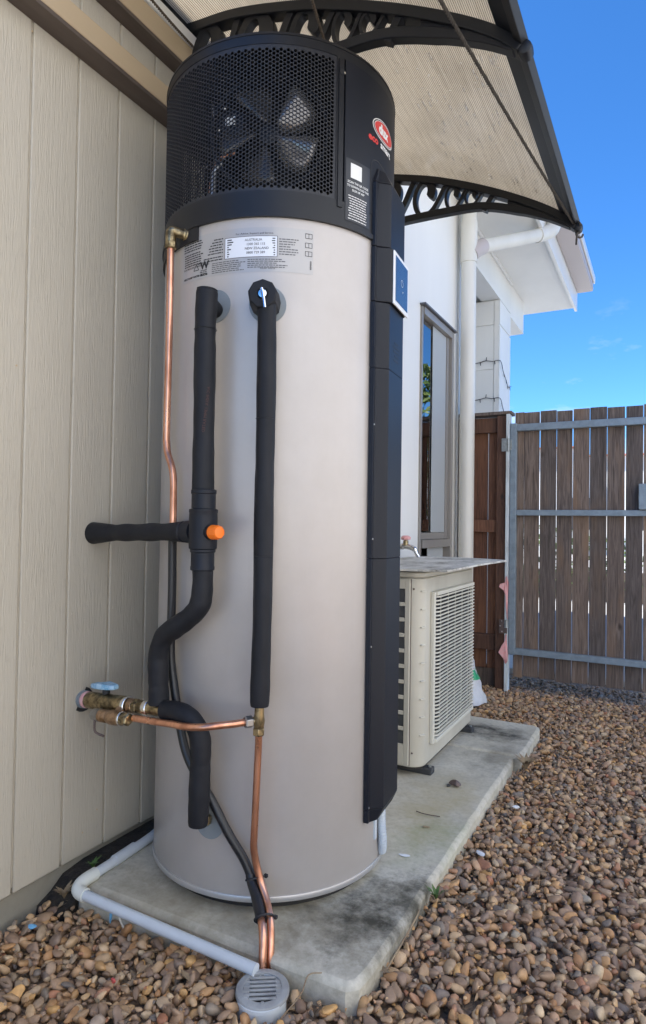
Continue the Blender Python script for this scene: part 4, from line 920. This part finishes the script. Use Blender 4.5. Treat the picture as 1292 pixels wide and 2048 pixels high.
# arm into the wall
t = thing('insulated_pipe', 'black foam pipe from the mixing valve straight into the cream wall', 'pipe', (-1.43, 1.296, .90))
Ln = arm.length; P = [o0+u0*(.070+(Ln-.072)*i/26) for i in range(27)]
rs = [.0225+.0012*math.sin(i*.9) for i in range(27)]; rs[0] = .0245; rs[1] = .0252; rs[2] = .0240
for i in range(20, 27): rs[i] = .0235+.0075*((i-20)/6)
obj('insulation', G().tube(P, rs, 22), M['foam'], t, 50)
# S-shaped lower pipe
t = thing('insulated_pipe', 'black foam pipe bending in an S from the mixing valve to the brass fittings', 'pipe', (-1.102, 1.214, .49))
s1 = foam('insulation', [(-.967,1.207,.835),(-.967,1.207,.777),(-.975,1.206,.738),(-1.005,1.205,.708),(-1.045,1.205,.682),(-1.084,1.209,.655),(-1.104,1.214,.610),(-1.104,1.214,.560),(-1.102,1.214,.525),(-1.101,1.214,.488)], .0250, t, 7, .03)
# right long pipe
t = thing('insulated_pipe', 'long straight black foam pipe below the relief valve on the tank front', 'pipe', (-.831, 1.255, .51))
disc('flange', -62.5, 1.470, .046, t, M['flange'])
ra = (pol(-63, 1)-pol(-63, 0)).normalized(); rc = Vector((-.832,1.255,1.468))
obj('valve_jacket', G().lathe(pol(-63, .329, 1.468), ra, [(.036,0),(.037,.06),(.034,.085),(.0125,.0855),(.012,.072)], 9), M['foam'], t, 25, .003)
foam('insulation', [(-.831,1.2545,1.45),(-.830,1.255,1.425),(-.829,1.256,1.30),(-.829,1.256,1.108),(-.830,1.256,.991),(-.829,1.256,.758),(-.831,1.2555,.60),(-.832,1.255,.513)], .0225, t, 8, .025)
obj('foam_slit', G().tube([Vector((-.829,1.256,z))+Vector((.0226*math.cos(R(-118+3*math.sin(z*9))), .0226*math.sin(R(-118+3*math.sin(z*9))), 0)) for z in np.linspace(1.40, .54, 40)], .0009, 5), M['ink'], t)
for zz in (1.18, .86): obj('foam_joint', G().lathe((-.8295,1.256,zz), (.03,.02,1), [(.0222,-.0008),(.0236,0),(.0222,.0008)], 22, False), M['ink'], t)
rv = thing('relief_valve_lever', 'chrome relief valve knob and lever set in the black foam', 'valve', tuple(pol(-63, .405, 1.468)))
obj('knob', G().lathe(pol(-63, .402, 1.468), ra, [(.0105,0),(.0110,.001),(.0110,.010),(.0095,.013),(.004,.0135)], 24), M['chrome'], rv)
lt = Vector((-ra.y, ra.x, 0)); lp = pol(-63, .4185, 1.468)
obj('lever', G().tube([lp+Vector((0,0,.011))-lt*.002, lp+lt*.001, lp+ra*.004+lt*.005+Vector((0,0,-.022)), lp+ra*.006+lt*.007+Vector((0,0,-.037))], [.0032,.0042,.0036,.0038], 8), M['chrome'], rv)
# bottom U pipe
t = thing('insulated_pipe', 'black foam pipe curving over to the bottom tank inlet', 'pipe', (-.964, 1.207, .245))
u1 = foam('insulation', [(-1.078,1.209,.477),(-1.050,1.206,.481),(-1.012,1.204,.478),(-.982,1.205,.462),(-.966,1.207,.430),(-.963,1.207,.390),(-.964,1.207,.344),(-.965,1.207,.285),(-.967,1.207,.228)], .0245, t, 7, .025)
disc('flange', -84.5, .205, .040, t, M['flange'])
obj('inlet_elbow', G().tube(cat([(-.968,1.212,.262),(-.970,1.216,.236),(-.977,1.235,.222),(-.988,1.265,.214)], 5), .0135, 14), M['brass'], t)
obj('inlet_nut', G().lathe((-.981,1.246,.219), (-.25,1,-.2), [(.0165,0),(.0165,.014)], 6), M['brass'], t, 20, .001)
# copper drain line on the left, then black sleeve, then copper tail
t = thing('drain_line', 'copper pipe down the tank left edge that continues inside a black sleeve', 'pipe', (-.758, 1.172, -.01))
obj('copper_tube', G().tube(cat([(-1.132,1.258,1.668),(-1.131,1.258,1.52),(-1.131,1.258,1.378),(-1.134,1.259,1.165),(-1.133,1.259,1.140),(-1.127,1.257,1.112),(-1.108,1.251,1.078),(-1.101,1.250,1.050),(-1.098,1.249,1.0),(-1.098,1.2495,.91)], 6), .0090, 16), M['copper'], t, 60)
el = obj('brass_elbow', G().tube(cat([(-1.088,1.297,1.677),(-1.110,1.278,1.682),(-1.126,1.264,1.686),(-1.132,1.259,1.683),(-1.132,1.258,1.668),(-1.132,1.258,1.655)], 5), [.0125]*10+[.0135]*16, 16), M['brass'], t, 60)
ea = Vector((-.62,-.55,.1)).normalized()
obj('elbow_nut', G().lathe(Vector((-1.093,1.293,1.678)), ea, [(.0205,0),(.0205,.013),(.0175,.015),(.0175,.020)], 18), M['brass'], el, 30, .001)
obj('seal_tape', G().lathe(Vector((-1.089,1.297,1.677)), ea, [(.0215,-.004),(.0215,.001)], 18), M['whitebit'], el)
obj('elbow_nut', G().lathe((-1.132,1.258,1.640), (0,0,1), [(.0135,0),(.0155,.003),(.0155,.016),(.0135,.019)], 6), M['brass'], el, 20, .001)
obj('black_sleeve', G().tube(cat([(-1.098,1.2495,.930),(-1.1,1.2515,.90),(-1.104,1.256,.865),(-1.107,1.261,.76),(-1.109,1.262,.675),(-1.107,1.261,.60),(-1.098,1.259,.551),(-1.066,1.253,.432),(-1.032,1.249,.353),(-.961,1.250,.270),(-.916,1.258,.199),(-.880,1.270,.144),(-.858,1.274,.103)], 7), .0108, 16), M['hose'], t, 60)
obj('black_sleeve', G().tube(cat([(-.862,1.274,.110),(-.852,1.268,.093),(-.830,1.253,.076),(-.806,1.232,.059),(-.794,1.219,.052)], 6), [.0122]*12+[.0128]*13, 16), M['hose'], t, 60)
obj('copper_tube', G().tube(cat([(-.80,1.226,.056),(-.786,1.210,.048),(-.775,1.197,.033),(-.768,1.187,.010),(-.764,1.181,-.02),(-.763,1.180,-.08)], 6), .0085, 16), M['copper'], t, 60)
# copper drain from the relief tee
t = thing('drain_pipe', 'copper drain pipe from the brass tee down the tank front to the gravel', 'pipe', (-.753, 1.188, -.01))
obj('copper_tube', G().tube(cat([(-.837,1.262,.455),(-.841,1.266,.40),(-.843,1.266,.348),(-.845,1.265,.27),(-.847,1.264,.205),(-.848,1.265,.180),(-.846,1.270,.150),(-.840,1.273,.122),(-.830,1.272,.098),(-.806,1.258,.072),(-.786,1.240,.058),(-.772,1.224,.040),(-.763,1.211,.013),(-.758,1.202,-.02),(-.757,1.200,-.08)], 6), .0085, 16), M['copper'], t, 60)
# brass tee under the long pipe
t = thing('brass_tee', 'brass compression tee at the foot of the long black pipe', 'fitting', (-.834, 1.256, .48))
obj('tee_body', G().tube([(-.832,1.255,.516),(-.833,1.256,.495),(-.834,1.257,.478),(-.835,1.259,.462)], [.0115,.0115,.0135,.0115], 16).tube([(-.834,1.257,.479),(-.849,1.248,.477)], .0095, 14), M['brass'], t, 50)
obj('nut', G().lathe((-.8365,1.260,.443), (0,0,1), [(.012,0),(.0145,.003),(.0145,.016),(.012,.019)], 6), M['brass'], t, 20, .001)
obj('nut', G().lathe((-.848,1.249,.477), (-.55,-.83,-.01), [(.0125,0),(.0145,.002),(.0145,.016),(.012,.019)], 6), M['steel'], t, 20, .001)
# copper cross pipe
t = tag(obj('copper_cross_pipe', G().tube(cat([(-.857,1.243,.476),(-.872,1.215,.476),(-.894,1.188,.476),(-.915,1.171,.474),(-.939,1.164,.471),(-.976,1.164,.467),(-1.029,1.174,.462),(-1.095,1.187,.454),(-1.168,1.2,.447)], 6), .0085, 16), M['copper'], None, 60), 'horizontal copper pipe linking the brass relief valve to the brass tee', 'pipe')
# brass valve set at the wall
t = thing('inlet_valve_set', 'brass ball valve and fittings with pale blue handle at the wall', 'valve', (-1.43, 1.271, .44))
e0 = Vector((-1.432,1.271,.441)); ev = (Vector((-1.076,1.209,.478))-e0); es = ev.length; ev.normalize()
obj('wall_sleeve', G().lathe(e0, ev, [(.030,-.004),(.030,.002),(.024,.003),(.024,.018),(.018,.019)], 24), M['flange'], t)
obj('wall_hole', G().lathe(e0, ev, [(.034,.0025),(.034,.0032)], 18), M['ink'], t)
obj('pink_seal', G().lathe(e0+ev*.020, ev, [(.0215,0),(.0225,.002),(.0225,.013),(.0215,.015)], 20), M['pinktape'], t)
obj('ball_valve', G().lathe(e0+ev*.034, ev, [(.020,0),(.0225,.004),(.0225,.040),(.0205,.046),(.0235,.066),(.0235,.095),(.0205,.115),(.0225,.120),(.0225,.165),(.020,.170)], 20), M['brass'], t, 35)
for s_, r_c, ln, mk in ((.205,.0225,.014,'silver'), (.222,.0185,.022,'bronze'), (.244,.0195,.018,'brass'), (.262,.0170,.026,'brass'), (.288,.0200,.018,'silver'), (.306,.0165,.052,'brass')):
    obj('nut' if mk != 'silver' else 'thread_ring', G().lathe(e0+ev*s_, ev, [(r_c*.94,0),(r_c,.002),(r_c,ln-.002),(r_c*.94,ln)], 6 if s_ in (.244,) else 18), M[mk], t, 25, .0008)
obj('riser_tee', G().tube([e0+ev*.333, e0+ev*.333+Vector((.004,0,.035))], .015, 14), M['brass'], t)
hb_ = e0+ev*.115
obj('valve_stem', G().tube([hb_+Vector((0,0,.02)), hb_+Vector((0,0,.037))], .010, 12), M['ink'], t)
Mh = Matrix((ev, Vector((0,0,1)).cross(ev).normalized(), Vector((0,0,1)))).transposed()
g = G()
for s_, w_, h_ in ((-.052,.010,.012),(-.030,.017,.013),(.0,.020,.016),(.030,.017,.013),(.052,.009,.012)):
    for sy_, sz_ in ((-1,0),(1,0),(1,1),(-1,1)): g.v.append(tuple(hb_+ev*(s_-.008)+Mh @ Vector((0, sy_*w_, 0))+Vector((0,0,.036+sz_*h_))))
g.f = [(i*4+j, i*4+(j+1) % 4, (i+1)*4+(j+1) % 4, (i+1)*4+j) for i in range(4) for j in range(4)]+[(0,1,2,3),(19,18,17,16)]
obj('blue_handle', g, M['bluehandle'], t, 50, .003)
off = Vector((.020,-.038,-.022)); q0 = e0+ev*.118+off
obj('relief_branch', G().tube([e0+ev*.196, e0+ev*.19+off], .0145, 16), M['bronze'], t)
obj('relief_body', G().lathe(q0, ev, [(.013,0),(.0165,.003),(.0165,.030),(.0145,.034),(.0185,.045),(.019,.072),(.0155,.086),(.0155,.090)], 20), M['bronze'], t, 35)
obj('thread_ring', G().lathe(q0+ev*.090, ev, [(.0165,0),(.0175,.001),(.0175,.006),(.0165,.007)], 18), M['silver'], t)
obj('nut', G().lathe(q0+ev*.098, ev, [(.0135,0),(.0165,.003),(.0165,.020),(.012,.025)], 6), M['brass'], t, 20, .001)
obj('relief_nozzle', G().lathe(q0-ev*.030, ev, [(.0145,0),(.0155,.001),(.0155,.022),(.017,.024),(.017,.031)], 18), M['steel'], t)
hk = q0-ev*.026; tv = Vector((.70,-.71,.05)).normalized()
obj('hook_lever', G().tube(cat([hk+tv*.012+Vector((0,0,.004)), hk+tv*.018+Vector((0,0,-.012)), hk+tv*.018+Vector((0,0,-.034)), hk+tv*.018+Vector((.006,.002,-.043)), hk+tv*.018+Vector((.026,.008,-.050))], 4), .0030, 8), M['rust'], t)
# cable ties
def tie(c, ax_, w_, lab):
    t = thing('cable_tie', lab, 'cable tie', tuple(c)); c = Vector(c); ax_ = Vector(ax_).normalized()
    N1 = Vector((.82,.57,.0)); N1 = (N1-ax_*N1.dot(ax_)).normalized(); N2 = ax_.cross(N1); P = [c+N1*w_*math.cos(a)+N2*.0145*math.sin(a) for a in np.linspace(0, 2*math.pi, 25)]
    obj('strap', G().tube(P, .0026, 6), M['ink'], t); obj('lock_head', G().obox(c+N1*(w_+.004)-N2*.003, (.009,.008,.007)), M['ink'], t, 0, .001)
tie((-.849,1.2745,.104), (.4,-.3,-.85), .0215, 'upper black cable tie binding sleeve and copper pipe')
tie((-.7905,1.2255,.0545), (.55,-.6,-.45), .0215, 'lower black cable tie binding sleeve and copper pipe')

# ================================================================== PVC drain pipe on the slab
t = thing('pvc_pipe', 'pale grey PVC pipe bending round the slab corner', 'pipe', (-1.315, 1.16, .0))
obj('long_run', G().tube([(-1.288,1.1585,.001),(-.764,1.1555,-.009)], .0128, 20), M['pvc'], t)
obj('short_run', G().tube(cat([(-1.3145,1.19,.0135),(-1.320,1.30,.0135),(-1.331,1.45,.0135),(-1.366,1.60,.0135),(-1.385,1.8,.0135),(-1.385,2.3,.0135)], 6), .0128, 20), M['pvc'], t)
obj('elbow', G().tube(cat([(-1.278,1.1583,.001),(-1.295,1.1583,.002),(-1.308,1.162,.006),(-1.3145,1.174,.010),(-1.3155,1.19,.0135),(-1.3165,1.225,.0135)], 5), .0165, 20), M['pvcelbow'], t)
obj('coupling', G().tube([(-1.321,1.295,.0135),(-1.327,1.375,.0135)], .0150, 20), M['pvc'], t)
# floor drain
t = thing('floor_drain', 'round grey slotted drain grate on a plastic riser in the gravel', 'drain', (-.730, 1.134, -.08))
dcn = Vector((-.730,1.130,-.006)); ax_ = Vector((.02,-.05,1)).normalized()
obj('riser', G().lathe(dcn+Vector((0,0,-.12)), ax_, [(.046,0),(.050,.001),(.050,.094),(.052,.096),(.052,.103),(.045,.106),(.043,.02)], 40, False), mat('pale_pvc_riser', (.60,.64,.66), .4), t)
gr = obj('grate_rim', G().lathe(dcn+Vector((0,0,-.014)), ax_, [(.0395,-.004),(.0395,.0032),(.047,.0036),(.0540,.0012),(.0555,-.001),(.0555,-.006),(.050,-.007)], 48, False), M['drain'], t, 35)
obj('grate_well', G().lathe(dcn+Vector((0,0,-.050)), ax_, [(.0392,0),(.0392,.001)], 32), M['acdark'], gr)
gd = Vector((math.cos(R(33)), math.sin(R(33)), 0)); gn = Vector((-gd.y, gd.x, 0)); Mg = Matrix((gd, gn, Vector((0,0,1)))).transposed()
for k in range(-3, 5):
    o_ = (k-.5)*.0118; hl = math.sqrt(max(.0400**2-o_**2, 1e-5))
    obj('grate_bar', G().obox(dcn+gn*o_+Vector((0,0,-.0130-.05*0)), (hl*2, .0054, .004), Mg), M['drain'], gr, 0, .0008)
for s_ in (-1, 1): obj('grate_bar', G().obox(dcn+gd*.033*s_+Vector((0,0,-.0134)), (.012, .052, .0036), Mg), M['drain'], gr, 0, .0008)

# ================================================================== air conditioner
t = thing('air_conditioner', 'cream split air conditioner outdoor unit on the slab', 'air conditioner', (-.95, 2.63, 0))
AX0, AX1, AY0, AY1, AZ0, AZ1 = -1.10, -.80, 2.285, 2.985, .036, .762
def rr(x0, x1, y0, y1, r, n=8):
    pts = [(x0, y0)]
    for k in range(n+1): a = -math.pi/2+math.pi/2*k/n; pts.append((x1-r+r*math.cos(a), y0+r+r*math.sin(a)))
    for k in range(n+1): a = math.pi/2*k/n; pts.append((x1-.02+.02*math.cos(a), y1-.02+.02*math.sin(a)))
    return pts+[(x0, y1)]
obj('casing', G().prism(rr(AX0, AX1, AY0, AY1, .055), lambda a, b, c: (a, b, c), AZ0, AZ1-.022), M['ac'], t, 35, .004)
obj('top_lid', G().prism(rr(AX0-.003, AX1+.003, AY0-.003, AY1+.003, .056), lambda a, b, c: (a, b, c), AZ1-.020, AZ1), M['ac'], t, 35, .004)
obj('base_tray', G().prism(rr(AX0+.01, AX1-.01, AY0+.01, AY1-.01, .05), lambda a, b, c: (a, b, c), .024, .0355), M['acdark'], t, 35)
# side guard: coil seen through ten slots
obj('coil', G().box(AX0+.01, -.866, AY0-.0045, AY0-.0005, .10, .722), M['coil'], t, 0)
sg = obj('side_guard', G().box(-.8655, -.846, AY0-.012, AY0-.0006, AZ0+.01, AZ1-.026).box(AX0, AX0+.012, AY0-.012, AY0-.0006, AZ0+.01, AZ1-.026).box(-1.0, -.975, AY0-.0118, AY0-.006, .10, .72), M['ac'], t, 0, .002)
obj('guard_bar', G().box(AX0+.0125, -.866, AY0-.012, AY0-.0006, .700, AZ1-.026), M['ac'], sg, 0, .002); obj('guard_bar', G().box(AX0+.0125, -.866, AY0-.012, AY0-.0006, AZ0+.01, .122), M['ac'], sg, 0, .002)
for k in range(1, 10): z = .122+.578*k/10; obj('guard_bar', G().box(AX0+.0125, -.866, AY0-.012, AY0-.0046, z-.0075, z+.0075), M['ac'], sg, 0, .003)
obj('panel_seam', G().box(-.8458, -.8440, AY0-.001, AY0+.0015, AZ0+.004, AZ1-.024), M['rust'], sg, 0)
# front grille
gy0, gy1, gz0, gz1 = 2.392, 2.935, .120, .668
obj('cavity_shade', G().box(AX1+.0005, AX1+.002, gy0+.006, gy1-.006, gz0+.006, gz1-.006), M['acdark'], t, 0)  # near-black sheet on the casing, stands in for the recess shade
fr = obj('grille_frame', G().box(AX1+.0003, AX1+.016, gy0-.014, gy0+.006, gz0-.016, gz1+.016).box(AX1+.0003, AX1+.014, gy1-.004, gy1+.006, gz0-.016, gz1+.016)
    .box(AX1+.0003, AX1+.022, gy0+.0062, gy1-.0042, gz1, gz1+.016).box(AX1+.0003, AX1+.022, gy0+.0062, gy1-.0042, gz0-.016, gz0), M['acslat'], t, 0, .003)
ns = 38; sp0 = None
for k in range(ns):
    z = gz0+(gz1-gz0)*(k+.6)/ns
    if sp0 is None:
        pth = [(AX1+.003, gy0+.0065), (AX1+.017, gy0+.022), (AX1+.022, gy0+.038), (AX1+.022, gy1-.0045)]; g = G(); vs = []
        for x_, y_ in pth:
            vs += [(x_, y_, z-.0026), (x_-.005, y_+.001, z-.0018), (x_-.005, y_+.001, z+.0026), (x_, y_, z+.0024)]
        g.add(vs, [(i*4+j, i*4+(j+1) % 4, (i+1)*4+(j+1) % 4, (i+1)*4+j) for i in range(3) for j in range(4)]+[(0,1,2,3),(15,14,13,12)])
        sp0 = obj('slat', g, M['acslat'], fr, 0); z00 = z
    else:
        o = sp0.copy(); col.objects.link(o); o.parent = fr; o.location = (0, 0, z-z00)
for k in range(5): y_ = gy0+.09+.1*k; obj('guard_rib', G().box(AX1+.0045, AX1+.0085, y_, y_+.003, gz0+.002, gz1-.002), M['acslat'], fr, 0)
for k in range(9): z = .155+.067*k; obj('vent_mark', G().obox((AX1-.0065, AY0+.0265, z), (.012, .022, .004), Matrix.Rotation(R(-30), 3, 'Z')), M['acslat'], t, 0, .0008)
for k in range(7): z = .135+.075*k; obj('panel_rib', G().box(AX1+.0003, AX1+.003, gy1+.007, AY1-.016, z, z+.004), M['acslat'], t, 0, .0008)
obj('blue_sticker', G().box(AX1+.0003, AX1+.001, gy1+.008, AY1-.020, .565, .625), M['bluebit'], t, 0)
for y_, z_ in ((2.315, .70), (2.315, .09)): obj('screw', G().lathe((AX1-.035, AY0+.001, z_), (0,-1,0), [(.004,0),(.003,.002)], 8), M['rust'], t)
for y_ in (2.36, 2.93): obj('foot', G().box(AX0+.02, AX1+.022, y_-.022, y_+.022, .0, .0235), M['pad'], t, 0, .003); 
for y_ in (2.36, 2.93): obj('foot_bolt', G().lathe((AX1+.011, y_, .0237), (0,0,1), [(.006,0),(.006,.006)], 6), M['galv'], t)
# loose cover sheet
pts = []; c4 = [(-1.165,2.245),(-.688,2.228),(-.690,3.195),(-1.165,3.19)]
for (ax0, ay0), (bx0, by0) in zip(c4, c4[1:]+c4[:1]):
    for k in range(12): s_ = k/12; pts.append((ax0+(bx0-ax0)*s_+random.uniform(-.003, .003), ay0+(by0-ay0)*s_+random.uniform(-.004, .004)))
g = G().prism(pts, lambda a, b, c: (a, b, c+.006*math.sin(a*5+b*2)), .7675, .7755)
tag(obj('cover_sheet', g, M['cover'], None, 0, .001), 'mouldy fibre cement sheet lying on top of the air conditioner', 'board')
# garden tap
t = thing('garden_tap', 'chrome garden tap with faded pink handle on the white wall', 'tap', (-1.19, 2.99, .84))
obj('tap_body', G().tube(cat([(-1.19,2.99,.835),(-1.15,2.985,.835),(-1.11,2.982,.832),(-1.085,2.98,.82),(-1.078,2.98,.80)], 5), [.016]*6+[.013]*10+[.010]*5, 14), M['chrome'], t)
obj('tap_stem', G().lathe((-1.135,2.984,.835), (0,0,1), [(.013,0),(.013,.028),(.007,.030),(.007,.045)], 14), M['brass'], t)
obj('tap_handle', G().lathe((-1.135,2.984,.866), (0,0,1), [(.010,0),(.024,.003),(.026,.014),(.016,.022),(.008,.023)], 8), M['pinktape'], t)
obj('tap_nozzle', G().tube([(-1.078,2.98,.802),(-1.065,2.98,.785)], .010, 12), M['chrome'], t)
# plastic bag
t = thing('plastic_bag', 'white plastic bag with green and pink print behind the air conditioner', 'bag', (-.99, 3.62, -.05))
def bagring(z): 
    s_ = min(max(z/.38, 0), 1); return .092*(1-s_)**.55*(1+.06*math.sin(z*60))+.012
def baglat(z0, z1, ex, n=26, k=10, a0=0, a1=360):
    g = G(); vs = []
    for i in range(k+1):
        z = z0+(z1-z0)*i/k; r = bagring(z)+ex
        for j in range(n+1):
            a = R(a0+(a1-a0)*j/n); q = r*(1+.07*math.sin(5*a+z*20)+.04*math.sin(9*a-z*45)); vs.append((-1.00-.06*(z/.38)**1.2+q*math.cos(a), 3.62+q*math.sin(a), -.05+z))
    m_ = n+1; g.add(vs, [(i*m_+j, i*m_+j+1, (i+1)*m_+j+1, (i+1)*m_+j) for i in range(k) for j in range(n)]); return g
bg = obj('bag', baglat(0, .38, 0), M['bag'], t, 60, 0, False)
obj('green_band', baglat(.135, .185, .0012, 26, 4, -110, 40), M['green'], bg, 60, 0, False)
obj('pink_patch', baglat(.265, .355, .0012, 12, 4, -80, 20), M['pink'], bg, 60, 0, False)
obj('pink_patch', baglat(.205, .235, .0012, 6, 3, -70, -35), M['pink'], bg, 60, 0, False)

# ================================================================== small litter and weeds
def chip(name, p, size, mt, lab, cate, rot=0, flat=.5):
    V, F = BASE[int(abs(p[0]*1000)) % 14]; Mx = Matrix.Rotation(rot, 3, 'Z')
    g = G().add([Vector(p)+Mx @ Vector((v[0]*size[0], v[1]*size[1], v[2]*size[2])) for v in V], [tuple(map(int, f)) for f in F])
    return tag(obj(name, g, mt, None, 30, 0, False), lab, cate)
chip('stone', (-.668,2.288,.012), (.024,.016,.013), M['rust'], 'dark brown stone lying on the slab before the air conditioner', 'stone', .4)
chip('stone', (-.69,2.275,.005), (.010,.006,.006), M['pad'], 'tiny dark chip beside the brown stone on the slab', 'stone', .9)
chip('dead_leaf', (-.655,1.935,.003), (.014,.007,.002), M['dry'], 'small brown dead leaf on the slab', 'leaf', .3)
chip('paper_scrap', (-.653,1.735,.004), (.017,.006,.003), M['whitebit'], 'thin white scrap on the slab near the heater', 'scrap', .2)
chip('paper_scrap', (-.475,1.90,-.018), (.018,.010,.006), M['whitebit'], 'white scrap among the pebbles beside the slab', 'scrap', -.5)
chip('paper_scrap', (-.455,2.28,-.022), (.014,.010,.006), M['whitebit'], 'white scrap by the far slab edge next to a dark scrap', 'scrap', .5)
chip('plastic_scrap', (-1.195,1.163,-.030), (.005,.004,.020), M['bluebit'], 'blue plastic sliver under the long grey pipe', 'scrap', .3)
chip('plastic_scrap', (-1.335,1.05,-.035), (.015,.009,.005), M['bluebit'], 'blue plastic scrap near the cream wall', 'scrap', .3)
chip('plastic_scrap', (-.555,1.30,-.030), (.005,.010,.012), M['bluebit'], 'blue plastic scrap against the slab front corner', 'scrap', .3)
chip('plastic_scrap', (-1.02,1.005,-.026), (.006,.005,.006), M['redbit'], 'tiny red scrap among the front pebbles', 'scrap', .3)
tag(obj('twig', G().tube(cat([(-.72,2.02,.004),(-.69,2.01,.006),(-.64,2.02,.004)], 4), .0016, 6), M['bark'], None), 'thin dark twig lying on the slab', 'twig')
tag(obj('dry_stem', G().tube(cat([(-.535,1.32,-.03),(-.522,1.40,.0),(-.515,1.46,.02),(-.525,1.50,.01)], 5), [.0022]*10+[.0012]*6, 6), M['dry'], None), 'dry curled stem at the stained slab edge', 'twig')
tag(obj('dry_stem', G().tube(cat([(-.655,1.08,-.02),(-.64,1.13,.0),(-.645,1.17,.012),(-.63,1.2,.004)], 5), .0014, 6), M['dry'], None), 'dry stem beside the round drain', 'twig')
tag(obj('wire_offcut', G().tube(cat([(-1.155,1.165,-.045),(-1.152,1.150,-.012),(-1.158,1.16,.01)], 5), .0022, 6), M['pvcw'], None), 'short cream wire poking up by the long grey pipe', 'wire')
def weed(p, n, hgt_, lab, seed, mt):
    r = random.Random(seed); t = thing('weed', lab, 'weed', tuple(p)); p = Vector(p)
    for k in range(n):
        a = r.uniform(0, 6.28); l = hgt_*r.uniform(.6, 1.2); d_ = Vector((math.cos(a), math.sin(a), 0)); s_ = Vector((-d_.y, d_.x, 0))*hgt_*.12
        obj('blade', G().add([p-s_*.4, p+s_*.4, p+d_*l*.35+Vector((0,0,l*.6))+s_, p+d_*l*.35+Vector((0,0,l*.6))-s_, p+d_*l*.8+Vector((0,0,l*.8))], [(0,1,2,3),(3,2,4)]), mt, t, 0, 0, False)
weed((-.525,1.63,-.03), 14, .035, 'green weed at the slab edge beside the dark stain', 3, M['weed'])
weed((-1.375,1.27,-.01), 12, .03, 'green weed behind the white pipe elbow', 4, M['weed'])
weed((-1.385,1.185,-.05), 22, .034, 'dry brown weed below the white pipe elbow', 5, M['dry'])
weed((-.50,2.70,-.04), 18, .06, 'dry grass tuft at the joint of the two slabs', 6, M['dry'])
